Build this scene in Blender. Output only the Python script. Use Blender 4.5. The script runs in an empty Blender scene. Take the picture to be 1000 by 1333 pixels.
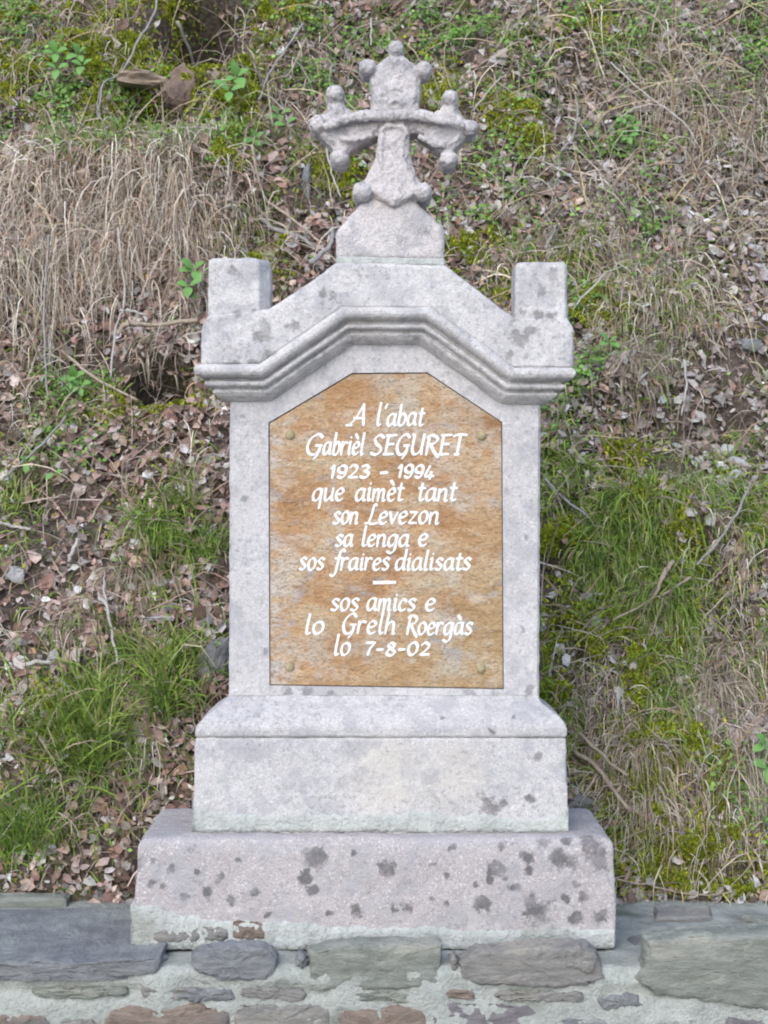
import bpy, bmesh, math, random
import numpy as np
from mathutils import Vector, Matrix
random.seed(7)
RNG = np.random.default_rng(11)
SC = bpy.context.scene

# ------------------------------------------------------------------ camera, sky, sun, exposure
S = 0.0016            # metres per photo pixel on the plane y = 0
D = 3.6               # camera distance to that plane
CZ = (1220 - 666.5) * S
cd = bpy.data.cameras.new('camera'); cam = bpy.data.objects.new('camera', cd)
SC.collection.objects.link(cam); SC.camera = cam
cam.location = (0, -D, CZ); cam.rotation_euler = (math.radians(90), 0, 0)
cd.sensor_fit = 'VERTICAL'; cd.sensor_height = 24; cd.lens = 24 * D / (1333 * S)
cd.clip_start = 0.05; cd.clip_end = 600
cd.dof.use_dof = True; cd.dof.focus_distance = D + 0.12; cd.dof.aperture_fstop = 7.0

EL, AZ = math.radians(36), math.radians(200)
w = bpy.data.worlds.new('World'); SC.world = w; w.use_nodes = True
nt = w.node_tree; bg = nt.nodes['Background']
sky = nt.nodes.new('ShaderNodeTexSky'); sky.sky_type = 'NISHITA'; sky.sun_disc = False
sky.sun_elevation = EL; sky.sun_rotation = AZ
sky.air_density = 1.0; sky.dust_density = 1.2; sky.ozone_density = 2.0
nt.links.new(sky.outputs[0], bg.inputs[0]); bg.inputs[1].default_value = 0.15
sl = bpy.data.lights.new('sun', 'SUN'); sl.energy = 0.95; sl.angle = math.radians(50); sl.color = (1, 0.98, 0.96)
so = bpy.data.objects.new('sun', sl); SC.collection.objects.link(so)
sd = Vector((math.sin(AZ) * math.cos(EL), math.cos(AZ) * math.cos(EL), math.sin(EL)))
so.rotation_euler = sd.to_track_quat('Z', 'Y').to_euler()
SC.view_settings.view_transform = 'Standard'; SC.view_settings.look = 'None'
SC.view_settings.gamma = 1; SC.view_settings.use_curve_mapping = False
SC.view_settings.exposure = 0.98
try: SC.cycles.pixel_filter_type = 'BLACKMAN_HARRIS'; SC.cycles.filter_width = 2.0
except Exception: pass

# ------------------------------------------------------------------ measuring helpers
def PX(px, y): return (px - 500) * S * (D + y) / D
def PZ(py, y): return CZ - (py - 666.5) * S * (D + y) / D
def P(px, py, y): return Vector((PX(px, y), y, PZ(py, y)))

# ------------------------------------------------------------------ object helpers
def tag(o, label=None, cat=None, group=None, kind=None):
    if label: o['label'] = label
    if cat: o['category'] = cat
    if group: o['group'] = group
    if kind: o['kind'] = kind
    return o
def empty(name, loc):
    o = bpy.data.objects.new(name, None); SC.collection.objects.link(o); o.location = loc
    o.empty_display_size = 0.1
    return o
def link(name, me, mat, parent=None):
    o = bpy.data.objects.new(name, me); SC.collection.objects.link(o)
    if mat is not None and not me.materials: me.materials.append(mat)
    if parent:
        o.parent = parent
        if parent.type == 'EMPTY': o.matrix_parent_inverse = Matrix.Translation(-Vector(parent.location))
    return o
def mk(name, verts, faces, mat, parent=None, smooth=False, centre=False):
    me = bpy.data.meshes.new(name)
    c = Vector((0, 0, 0))
    if centre:
        n = len(verts); c = Vector([sum(v[i] for v in verts) / n for i in range(3)])
        verts = [Vector(v) - c for v in verts]
    me.from_pydata([tuple(v) for v in verts], [], faces)
    if smooth: me.shade_smooth()
    o = link(name, me, mat, parent)
    if centre: o.location = c
    return o
def frombm(name, bm, mat, parent=None, smooth=False):
    bmesh.ops.recalc_face_normals(bm, faces=bm.faces)
    me = bpy.data.meshes.new(name); bm.to_mesh(me); bm.free()
    if smooth: me.shade_smooth()
    return link(name, me, mat, parent)
def npmesh(name, V, Q, mat, tint=None, smooth=False):
    me = bpy.data.meshes.new(name)
    V = np.ascontiguousarray(V, dtype=np.float32); Q = np.ascontiguousarray(Q, dtype=np.int32)
    me.vertices.add(len(V)); me.vertices.foreach_set('co', V.ravel())
    n, k = Q.shape
    me.loops.add(n * k); me.loops.foreach_set('vertex_index', Q.ravel())
    me.polygons.add(n)
    me.polygons.foreach_set('loop_start', np.arange(0, n * k, k, dtype=np.int32))
    me.polygons.foreach_set('loop_total', np.full(n, k, dtype=np.int32))
    me.update(calc_edges=True)
    if tint is not None:
        a = me.attributes.new('tint', 'FLOAT_COLOR', 'FACE')
        c = np.ones((n, 4), dtype=np.float32); c[:, :3] = tint
        a.data.foreach_set('color', c.ravel())
    if smooth: me.shade_smooth()
    return link(name, me, mat)

def remesh(o, voxel, noise=0.0, nsize=0.05, smooth=2, seed=0, noise2=0.0, nsize2=0.012):
    m = o.modifiers.new('r', 'REMESH'); m.mode = 'VOXEL'; m.voxel_size = voxel; m.use_smooth_shade = True
    if smooth:
        s = o.modifiers.new('s', 'SMOOTH'); s.iterations = smooth; s.factor = 0.5
    for k, (a, b) in enumerate(((noise, nsize), (noise2, nsize2))):
        if a:
            t = bpy.data.textures.new('n', 'CLOUDS'); t.noise_scale = b; t.noise_depth = 3
            d = o.modifiers.new('d', 'DISPLACE'); d.texture = t; d.strength = a; d.mid_level = 0.5
            d.texture_coords = 'LOCAL'
    return o

# ------------------------------------------------------------------ numpy noise
_T = RNG.random((256, 256))
def vnoise(x, y):
    x = np.asarray(x, float); y = np.asarray(y, float)
    xi = np.floor(x).astype(int); yi = np.floor(y).astype(int)
    fx = x - xi; fy = y - yi; fx = fx * fx * (3 - 2 * fx); fy = fy * fy * (3 - 2 * fy)
    g = lambda i, j: _T[i & 255, j & 255]
    a = g(xi, yi); b = g(xi + 1, yi); c = g(xi, yi + 1); d = g(xi + 1, yi + 1)
    return (a + (b - a) * fx) * (1 - fy) + (c + (d - c) * fx) * fy
def fbm(x, y, o=4):
    s = 0; a = 0.5; t = 0
    for k in range(o):
        s = s + a * vnoise(x * 2 ** k + 17.3 * k, y * 2 ** k + 5.1 * k); t += a; a *= 0.5
    return s / t

# ------------------------------------------------------------------ materials
def newmat(name, rough=0.9):
    m = bpy.data.materials.new(name); m.use_nodes = True
    b = m.node_tree.nodes['Principled BSDF']; b.inputs['Roughness'].default_value = rough
    b.inputs['Specular IOR Level'].default_value = 0.25
    return m, m.node_tree, b
def N(nt, t, **kw):
    n = nt.nodes.new(t)
    for k, v in kw.items():
        if k.startswith('i_'): n.inputs[k[2:].replace('_', ' ')].default_value = v
        else: setattr(n, k, v)
    return n
def ramp(nt, src, stops):
    r = nt.nodes.new('ShaderNodeValToRGB'); e = r.color_ramp.elements
    e[0].position, e[0].color = stops[0][0], (*stops[0][1], 1)
    e[1].position, e[1].color = stops[-1][0], (*stops[-1][1], 1)
    for p, c in stops[1:-1]:
        k = e.new(p); k.color = (*c, 1)
    nt.links.new(src, r.inputs[0]); return r.outputs[0]
def mixc(nt, fac, a, b, mode='MIX'):
    m = nt.nodes.new('ShaderNodeMix'); m.data_type = 'RGBA'; m.blend_type = mode
    for sock, v in ((m.inputs[0], fac), (m.inputs[6], a), (m.inputs[7], b)):
        if isinstance(v, (int, float)): sock.default_value = v
        elif isinstance(v, tuple): sock.default_value = (*v, 1)
        else: nt.links.new(v, sock)
    return m.outputs[2]
def math_(nt, op, a, b=None, clamp=False):
    m = nt.nodes.new('ShaderNodeMath'); m.operation = op; m.use_clamp = clamp
    for i, v in enumerate((a, b)):
        if v is None: continue
        if isinstance(v, (int, float)): m.inputs[i].default_value = v
        else: nt.links.new(v, m.inputs[i])
    return m.outputs[0]
def noise(nt, vec, scale, detail=4, rough=0.6, dist=0.0):
    n = nt.nodes.new('ShaderNodeTexNoise'); n.inputs['Scale'].default_value = scale
    n.inputs['Detail'].default_value = detail; n.inputs['Roughness'].default_value = rough
    n.inputs['Distortion'].default_value = dist
    nt.links.new(vec, n.inputs['Vector']); return n.outputs['Fac']
def smooth01(nt, v, a, b):
    m = nt.nodes.new('ShaderNodeMapRange'); m.interpolation_type = 'SMOOTHSTEP'
    m.inputs[1].default_value = a; m.inputs[2].default_value = b
    nt.links.new(v, m.inputs[0]); return m.outputs[0]

def stone_mat(name, c1, c2, grain=(0.12, 0.11, 0.12), speck=0.5, spots=(), lichen=0.3, ochre=None, bump=0.5, spotcol=(0.13, 0.125, 0.13), offset=0.0):
    m, nt, b = newmat(name, 0.92)
    tc = nt.nodes.new('ShaderNodeTexCoord').outputs['Object']
    if offset:
        mp = nt.nodes.new('ShaderNodeMapping'); mp.inputs['Location'].default_value = (offset, offset * 1.7, offset * .6)
        nt.links.new(tc, mp.inputs[0]); tv = mp.outputs[0]
    else: tv = tc
    big = noise(nt, tv, 5, 5, 0.65)
    col = mixc(nt, smooth01(nt, big, 0.35, 0.65), c1, c2)
    mid = noise(nt, tv, 38, 4, 0.7)
    col = mixc(nt, math_(nt, 'MULTIPLY', smooth01(nt, mid, 0.50, 0.70), 0.5), col, tuple(x * 0.62 for x in c1))
    fine = noise(nt, tv, 260, 3, 0.75)
    col = mixc(nt, math_(nt, 'MULTIPLY', smooth01(nt, fine, 0.48, 0.66), speck), col, grain)
    light = noise(nt, tv, 190, 2, 0.6, 0.4)
    col = mixc(nt, math_(nt, 'MULTIPLY', smooth01(nt, light, 0.55, 0.66), 0.5), col, (0.78, 0.75, 0.73))
    if ochre:
        # a warm patch of stone: (px, py, radius px)
        for px, py, r, y, c in ochre:
            v = nt.nodes.new('ShaderNodeVectorMath'); v.operation = 'DISTANCE'
            nt.links.new(tc, v.inputs[0]); v.inputs[1].default_value = P(px, py, y)
            f = smooth01(nt, math_(nt, 'ADD', v.outputs['Value'], math_(nt, 'MULTIPLY', mid, 0.06)), r * S + .03, r * S * 0.4 + .03)
            col = mixc(nt, math_(nt, 'MULTIPLY', f, 0.38), col, c)
    # broad blue grey weather stains
    stn = noise(nt, tv, 13, 8, 0.72, 0.2)
    col = mixc(nt, math_(nt, 'MULTIPLY', smooth01(nt, stn, 0.47, 0.60), 0.58), col, (0.36, 0.35, 0.36))
    wst = noise(nt, tv, 9, 7, 0.7, 0.6)
    col = mixc(nt, math_(nt, 'MULTIPLY', smooth01(nt, wst, 0.56, 0.70), 0.35), col, (0.66, 0.63, 0.58))
    spk = noise(nt, tv, 95, 4, 0.75)
    f = math_(nt, 'MULTIPLY', smooth01(nt, spk, 0.53, 0.63), smooth01(nt, noise(nt, tv, 8, 5, .7), 0.42, 0.58))
    col = mixc(nt, math_(nt, 'MULTIPLY', f, 0.55), col, (0.20, 0.195, 0.205))
    # lichen blotches
    l1 = noise(nt, tv, 24, 6, 0.72, 0.3); l2 = noise(nt, tv, 3.5, 2, 0.5)
    f = math_(nt, 'MULTIPLY', smooth01(nt, l1, 0.57, 0.67), smooth01(nt, l2, 0.38, 0.58))
    col = mixc(nt, math_(nt, 'MULTIPLY', f, lichen), col, (0.16, 0.15, 0.155))
    l3 = noise(nt, tv, 62, 5, 0.7, 0.5)
    f = math_(nt, 'MULTIPLY', smooth01(nt, l3, 0.62, 0.70), smooth01(nt, noise(nt, tv, 7, 3, .5), 0.40, 0.60))
    col = mixc(nt, math_(nt, 'MULTIPLY', f, lichen), col, (0.17, 0.165, 0.17))
    if spots:
        wob = nt.nodes.new('ShaderNodeTexNoise'); wob.inputs['Scale'].default_value = 30; wob.inputs['Detail'].default_value = 3
        nt.links.new(tc, wob.inputs['Vector'])
        sub = nt.nodes.new('ShaderNodeVectorMath'); sub.operation = 'SUBTRACT'; nt.links.new(wob.outputs['Color'], sub.inputs[0]); sub.inputs[1].default_value = (.5, .5, .5)
        sc = nt.nodes.new('ShaderNodeVectorMath'); sc.operation = 'SCALE'; nt.links.new(sub.outputs[0], sc.inputs[0]); sc.inputs['Scale'].default_value = 0.03
        ad = nt.nodes.new('ShaderNodeVectorMath'); ad.operation = 'ADD'; nt.links.new(tc, ad.inputs[0]); nt.links.new(sc.outputs[0], ad.inputs[1])
        acc = None
        for px, py, r, y in spots:
            v = nt.nodes.new('ShaderNodeVectorMath'); v.operation = 'DISTANCE'
            nt.links.new(ad.outputs[0], v.inputs[0]); v.inputs[1].default_value = P(px, py, y)
            mr = nt.nodes.new('ShaderNodeMapRange'); mr.inputs[1].default_value = r * S * 1.9; mr.inputs[2].default_value = 0
            nt.links.new(v.outputs['Value'], mr.inputs[0]); f = mr.outputs[0]
            acc = f if acc is None else math_(nt, 'MAXIMUM', acc, f)
        edge = math_(nt, 'MULTIPLY', math_(nt, 'SUBTRACT', noise(nt, tc, 75, 6, .72), .5), 1.5)
        acc = smooth01(nt, math_(nt, 'ADD', acc, edge), .30, .66)
        acc = math_(nt, 'MULTIPLY', acc, math_(nt, 'ADD', .50, math_(nt, 'MULTIPLY', smooth01(nt, noise(nt, tc, 22, 4, .6), .38, .6), .36)))
        col = mixc(nt, acc, col, spotcol)
    nt.links.new(col, b.inputs['Base Color'])
    h = math_(nt, 'ADD', math_(nt, 'MULTIPLY', fine, 0.45), math_(nt, 'ADD', math_(nt, 'MULTIPLY', mid, 0.7), math_(nt, 'MULTIPLY', noise(nt, tv, 110, 4, 0.8), 0.8)))
    bp_ = nt.nodes.new('ShaderNodeBump'); bp_.inputs['Strength'].default_value = bump; bp_.inputs['Distance'].default_value = 0.009
    nt.links.new(h, bp_.inputs['Height']); nt.links.new(bp_.outputs[0], b.inputs['Normal'])
    return m

def tint_mat(name, rough=0.85, trans=0.0, nscale=60, spec=0.25):
    m, nt, b = newmat(name, rough)
    b.inputs['Specular IOR Level'].default_value = spec
    at = nt.nodes.new('ShaderNodeAttribute'); at.attribute_name = 'tint'
    tc = nt.nodes.new('ShaderNodeTexCoord').outputs['Object']
    n = noise(nt, tc, nscale, 3, 0.6)
    f = ramp(nt, n, [(0.25, (0.62, 0.62, 0.62)), (0.75, (1.25, 1.25, 1.25))])
    c = mixc(nt, 1.0, at.outputs['Color'], f, 'MULTIPLY')
    nt.links.new(c, b.inputs['Base Color'])
    if trans:
        t = nt.nodes.new('ShaderNodeBsdfTranslucent'); nt.links.new(c, t.inputs[0])
        mx = nt.nodes.new('ShaderNodeMixShader'); mx.inputs[0].default_value = trans
        out = nt.nodes['Material Output']
        nt.links.new(b.outputs[0], mx.inputs[1]); nt.links.new(t.outputs[0], mx.inputs[2]); nt.links.new(mx.outputs[0], out.inputs[0])
    return m

def simple_mat(name, c1, c2, scale=30, rough=0.9, bump=0.4, stretch=(1, 1, 1), c3=None, dist=0.004):
    m, nt, b = newmat(name, rough)
    tc = nt.nodes.new('ShaderNodeTexCoord').outputs['Object']
    mp = nt.nodes.new('ShaderNodeMapping'); mp.inputs['Scale'].default_value = stretch
    nt.links.new(tc, mp.inputs[0]); v = mp.outputs[0]
    n = noise(nt, v, scale, 6, 0.7, 0.2)
    col = mixc(nt, smooth01(nt, n, 0.35, 0.65), c1, c2)
    if c3:
        n3 = noise(nt, v, scale * 0.3, 4, 0.6)
        col = mixc(nt, smooth01(nt, n3, 0.5, 0.68), col, c3)
    n2 = noise(nt, v, scale * 7, 3, 0.7)
    col = mixc(nt, math_(nt, 'MULTIPLY', smooth01(nt, n2, 0.5, 0.75), 0.4), col, tuple(x * 0.45 for x in c1))
    nt.links.new(col, b.inputs['Base Color'])
    bp_ = nt.nodes.new('ShaderNodeBump'); bp_.inputs['Strength'].default_value = bump; bp_.inputs['Distance'].default_value = dist
    nt.links.new(math_(nt, 'ADD', n, n2), bp_.inputs['Height']); nt.links.new(bp_.outputs[0], b.inputs['Normal'])
    return m

# ------------------------------------------------------------------ the bank behind: surface function
SL = math.radians(58); BY, BZ = 0.46, -0.03
UY, UZ = math.cos(SL), math.sin(SL); NY, NZ = -math.sin(SL), math.cos(SL)
def px2xt(px, py):
    # ray through the photo point meets the tilted plane of the bank
    px = np.asarray(px, float); py = np.asarray(py, float)
    dz = -(py - 666.5) * S / D; dx = (px - 500) * S / D
    # camera (0,-D,CZ) + k*(dx,1,dz): n.(p-o)=0
    k = -((-D - BY) * NY + (CZ - BZ) * NZ) / (NY + dz * NZ)
    x = dx * k; y = -D + k; z = CZ + dz * k
    return x, (y - BY) * UY + (z - BZ) * UZ
def xt2px(x, t):
    y = BY + t * UY; z = BZ + t * UZ
    return 500 + x / ((D + y) / D) / S, 666.5 - (z - CZ) / ((D + y) / D) / S
BUMPS = [  # px, py, rx, ry, height
    (206, 494, 30, 22, -.8), (200, 455, 50, 16, .07), (262, 62, 40, 30, -1.15), (262, 18, 60, 22, .12), (190, 158, 30, 15, -0.45), (170, 235, 190, 45, 0.10), (110, 470, 60, 45, -0.06),
    (60, 430, 60, 60, -0.05), (235, 130, 34, 34, 0.05), (400, 150, 60, 90, -0.04), (345, 250, 20, 80, -0.05),
    (900, 690, 90, 60, 0.07), (850, 620, 60, 30, -0.03), (940, 560, 60, 24, -0.05), (940, 1120, 80, 40, 0.05), (865, 1020, 60, 60, 0.05),
    (200, 700, 50, 25, 0.04), (230, 735, 40, 16, -0.05), (130, 760, 70, 18, -0.03), (40, 1000, 40, 80, 0.05), (130, 900, 80, 25, -0.04),
    (820, 505, 60, 25, 0.05), (800, 560, 50, 25, -0.05), (720, 130, 70, 30, -0.04), (700, 300, 60, 30, -0.04), (860, 400, 90, 40, 0.04),
    (880, 80, 120, 50, 0.04), (100, 90, 60, 50, 0.04), (150, 40, 40, 40, 0.05), (290, 140, 28, 40, 0.04), (760, 985, 30, 60, -0.05)]
_bx = [(*[float(v) for v in px2xt(b[0], b[1])], b[2] * S * 1.3, b[3] * S * 1.5, b[4]) for b in BUMPS]
def bank_h(x, t):
    x = np.asarray(x, float); t = np.asarray(t, float)
    h = (fbm(x * 2.2 + 40, t * 2.2 + 9, 5) - 0.5) * 0.22 + (fbm(x * 11 + 3, t * 11 + 60, 3) - 0.5) * 0.085
    for bx, bt, rx, rt, a in _bx:
        h = h + a * np.exp(-(((x - bx) / rx) ** 2 + ((t - bt) / rt) ** 2))
    f = np.clip(t / 0.35, 0, 1)
    return h * f
def bank_p(x, t, lift=0.0):
    h = bank_h(x, t) + lift
    x = np.asarray(x, float); t = np.asarray(t, float)
    return np.stack([x + 0 * t, BY + t * UY + h * NY, BZ + t * UZ + h * NZ], -1)
def bp(px, py, lift=0.0):
    x, t = px2xt(px, py); return Vector(bank_p(x, t, lift).tolist())

def zone(px, py, L):
    s = 0
    for cx, cy, rx, ry, wt in L:
        s = s + wt * np.exp(-(((px - cx) / rx) ** 2 + ((py - cy) / ry) ** 2))
    return s
Z_GREEN = [(560, 60, 200, 60, .3), (720, 330, 60, 90, .45), (330, 300, 40, 60, .4), (960, 180, 60, 90, .25), (760, 760, 50, 120, .5), (960, 760, 50, 70, .6), (830, 1080, 90, 50, .4), (60, 880, 60, 40, .3), (110, 1030, 100, 90, .75), (40, 1060, 60, 110, .8), (200, 930, 70, 70, .3), (250, 690, 40, 50, .7), (200, 690, 30, 30, .8), (200, 215, 150, 45, .9), (110, 160, 110, 50, .3),
    (900, 690, 100, 80, 1.3), (760, 640, 60, 160, .5), (860, 800, 140, 90, 1.0), (740, 820, 40, 90, .5), (960, 860, 60, 60, .6), (770, 430, 60, 60, .8), (990, 560, 40, 50, 1.0), (800, 760, 70, 70, .6), (330, 400, 60, 30, .4),
    (60, 380, 60, 40, .3), (90, 500, 50, 40, .4), (860, 640, 90, 40, .7), (730, 900, 50, 60, .6), (880, 930, 120, 60, .3), (60, 620, 50, 40, .35), (150, 480, 60, 40, .2), (840, 400, 60, 50, .5), (900, 40, 130, 60, .4), (640, 40, 130, 50, .25), (980, 1030, 40, 60, .7), (230, 830, 60, 60, .3), (30, 740, 60, 60, .25), (700, 560, 60, 60, .35)]
Z_DRY = [(170, 330, 170, 120, .45), (20, 330, 80, 150, .4), (235, 520, 50, 60, .6), (900, 900, 100, 70, .9), (830, 980, 70, 90, .6), (970, 1060, 60, 80, .9), (820, 500, 60, 50, .8), (900, 740, 80, 60, .6), (880, 380, 100, 60, .6), (940, 100, 110, 120, .6), (790, 1040, 60, 60, .7),
    (110, 30, 60, 50, .6), (150, 790, 60, 60, .5), (130, 960, 60, 50, .35), (680, 450, 50, 100, .3), (760, 300, 120, 120, .35), (60, 60, 70, 80, .4), (300, 500, 40, 100, .4), (380, 60, 60, 60, .3)]
Z_MOSS = [(110, 40, 60, 40, .9), (870, 700, 60, 50, .35), (760, 900, 60, 60, .4), (600, 330, 40, 30, .5), (330, 330, 30, 40, .5), (900, 1080, 80, 50, .6), (30, 110, 30, 30, .6), (220, 70, 16, 30, .9), (345, 20, 40, 20, .8), (155, 55, 50, 60, 2.0), (290, 140, 28, 60, 2.2), (45, 50, 50, 40, 1.1), (335, 30, 40, 30, .7), (835, 845, 45, 40, 1), (870, 1040, 50, 60, 1), (930, 1130, 60, 35, 1), (725, 715, 20, 22, .9), (765, 390, 35, 30, .9), (440, 240, 22, 30, .8), (815, 590, 18, 16, .8), (665, 350, 25, 22, .8), (90, 960, 25, 35, .7), (720, 880, 30, 50, .6), (660, 170, 50, 30, .5), (190, 520, 50, 20, .5), (760, 60, 30, 20, .4), (560, 110, 30, 40, .3)]
Z_HERB = [(420, 130, 60, 60, .9), (800, 180, 50, 40, .7), (90, 130, 90, 50, .8), (200, 180, 130, 40, .6), (300, 130, 20, 30, .3), (740, 480, 40, 60, .6), (290, 400, 30, 30, .5), (820, 300, 40, 40, .6), (640, 250, 60, 80, .3), (620, 60, 80, 60, .4), (860, 90, 120, 60, .3), (100, 495, 30, 18, .9), (870, 30, 80, 40, .3), (500, 20, 150, 30, .5), (60, 600, 60, 60, .2), (980, 60, 30, 60, .5), (765, 350, 40, 40, .4), (20, 30, 40, 40, .6), (975, 1000, 30, 60, .5)]
Z_BARE = [(206, 496, 32, 24, 2.0), (260, 62, 44, 34, 2.2), (235, 140, 26, 32, .8), (60, 445, 40, 30, .5), (340, 250, 20, 60, .5)]

# ------------------------------------------------------------------ ground: road in front, bank behind
road_m = simple_mat('road_bounce', (0.25, 0.245, 0.24), (0.31, 0.305, 0.295), 25, 0.9, 0.5)  # road is out of view; pale colour invented to bounce light under the cornice
xs = np.concatenate([np.linspace(-150, -8, 12), np.linspace(-6, 6, 61), np.linspace(8, 150, 12)])
ys = np.concatenate([np.linspace(-150, -8, 12), np.linspace(-6, 0.3, 30), np.linspace(8, 150, 12)])
gx, gy = np.meshgrid(xs, ys, indexing='ij'); gz = -0.75 + (fbm(gx * 3, gy * 3, 3) - 0.5) * 0.012
V = np.stack([gx, gy, gz], -1).reshape(-1, 3)
def gridq(a, b):
    i = np.arange(a - 1)[:, None] * b + np.arange(b - 1)[None]
    return np.stack([i, i + b, i + b + 1, i + 1], -1).reshape(-1, 4)
tag(npmesh('road', V, gridq(len(xs), len(ys)), road_m, smooth=True), 'unseen road, paled to bounce light upward, in front of the low stone wall', kind='structure')

soil, nt, b = newmat('bank_soil', 0.95)
tc = nt.nodes.new('ShaderNodeTexCoord').outputs['Object']
n1 = noise(nt, tc, 9, 6, 0.7); n2 = noise(nt, tc, 70, 5, 0.7); n3 = noise(nt, tc, 3, 4, 0.6)
c = ramp(nt, n2, [(0.3, (0.05, 0.037, 0.03)), (0.5, (0.13, 0.10, 0.08)), (0.7, (0.25, 0.205, 0.175))])
c = mixc(nt, smooth01(nt, n1, 0.5, 0.66), c, (0.075, 0.08, 0.022))
c = mixc(nt, math_(nt, 'MULTIPLY', smooth01(nt, n3, 0.5, 0.62), 0.5), c, (0.16, 0.12, 0.10))
nt.links.new(c, b.inputs['Base Color'])
bm_ = nt.nodes.new('ShaderNodeBump'); bm_.inputs['Strength'].default_value = 0.9; bm_.inputs['Distance'].default_value = 0.02
nt.links.new(n2, bm_.inputs['Height']); nt.links.new(bm_.outputs[0], b.inputs['Normal'])
xs = np.concatenate([-2.6 - np.geomspace(60, .1, 40), np.linspace(-2.6, 2.6, 300), 2.6 + np.geomspace(.1, 60, 40)])
ts = np.linspace(0, 4.8, 270)
gx, gt = np.meshgrid(xs, ts, indexing='ij')
V = bank_p(gx, gt)
low = np.stack([xs, np.full(len(xs), 0.5), np.full(len(xs), -0.8)], -1)[:, None]
topy = V[:, -1:, 1:2]; top = []
for k, (dy, dz) in enumerate(((.3, .2), (1, .4), (4, .9), (15, 2), (60, 5))):
    q = V[:, -1:].copy(); q[:, :, 1] += dy; q[:, :, 2] += dz; top.append(q)
V = np.concatenate([low, V] + top, 1)
tag(npmesh('bank', V.reshape(-1, 3), gridq(V.shape[0], V.shape[1]), soil, smooth=True), 'steep earth bank rising behind the monument', kind='structure')

# ------------------------------------------------------------------ ground cover
def nrm(v): return v / np.maximum(np.linalg.norm(v, axis=-1, keepdims=True), 1e-9)
NV = np.array([0, NY, NZ]); UV = np.array([0, UY, UZ])
def sample(n, xr=2.1, t0=0.0, t1=4.3):
    return RNG.uniform(-xr, xr, n), RNG.uniform(t0, t1, n)
def pick(x, t, dens):
    k = RNG.random(len(x)) < dens
    return x[k], t[k]
def mixture(n, L, spread=.78):
    L = np.array(L); w = L[:, 2] * L[:, 3] * L[:, 4]; i = RNG.choice(len(L), n, p=w / w.sum())
    px = L[i, 0] + RNG.normal(0, 1, n) * L[i, 2] * spread; py = L[i, 1] + RNG.normal(0, 1, n) * L[i, 3] * spread
    x, t = px2xt(px, py); k = (t > 0.0) & (t < 4.5) & (np.abs(x) < 2.6); return x[k], t[k]
def both(n, L, m, spread=.78):
    a, b_ = mixture(n, L, spread); c, d = sample(m); cx_, cy_ = xt2px(c, d)
    k = (cx_ < 0) | (cx_ > 1000) | (cy_ < 0) | (RNG.random(m) < .12)
    return np.concatenate([a, c[k]]), np.concatenate([b_, d[k]])
def pal(n, cols, wts, jit=0.22):
    wts = np.array(wts, float); wts /= wts.sum()
    i = RNG.choice(len(cols), n, p=wts)
    c = np.array(cols)[i] * (1 + RNG.normal(0, jit, (n, 1)))
    return np.clip(c * (1 + RNG.normal(0, jit * .14, (n, 3))), 0.01, 0.85)
def blades(name, p, d0, L, W, grav, cols, mat, K=4, wob=0.12):
    n = len(p); d = nrm(d0); q = p.copy(); pts = [q.copy()]; dirs = [d.copy()]
    for k in range(K):
        d = nrm(d + np.array([0, 0, -1.0]) * (grav * (k + 1) / K)[:, None] + RNG.normal(0, wob, (n, 3)))
        q = q + d * (L / K)[:, None]; pts.append(q.copy()); dirs.append(d.copy())
    side = nrm(np.cross(nrm(pts[-1] - pts[0]), RNG.normal(0, .5, (n, 3)) + np.array([0, -1, 0.2])))
    prof = [0.8, 1.0, 0.85, 0.6, 0.35, 0.2, .15][:K] + [0.08]
    V = np.stack([np.stack([pts[k] - side * (W * prof[k] / 2)[:, None], pts[k] + side * (W * prof[k] / 2)[:, None]], 1) for k in range(K + 1)], 1)
    V = V.reshape(-1, 3)
    base = np.arange(n)[:, None] * (2 * (K + 1)) + np.arange(K)[None] * 2
    Q = np.stack([base, base + 1, base + 3, base + 2], -1).reshape(-1, 4)
    return npmesh(name, V, Q, mat, np.repeat(cols, K, 0))
leaf_m = tint_mat('dry_leaf', 0.8, 0.12, 90)
green_m = tint_mat('green_blade', 0.6, 0.25, 40, 0.3)
straw_m = tint_mat('straw', 0.8, 0.12, 50)
moss_m = tint_mat('moss', 0.95, 0.15, 80)

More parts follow.
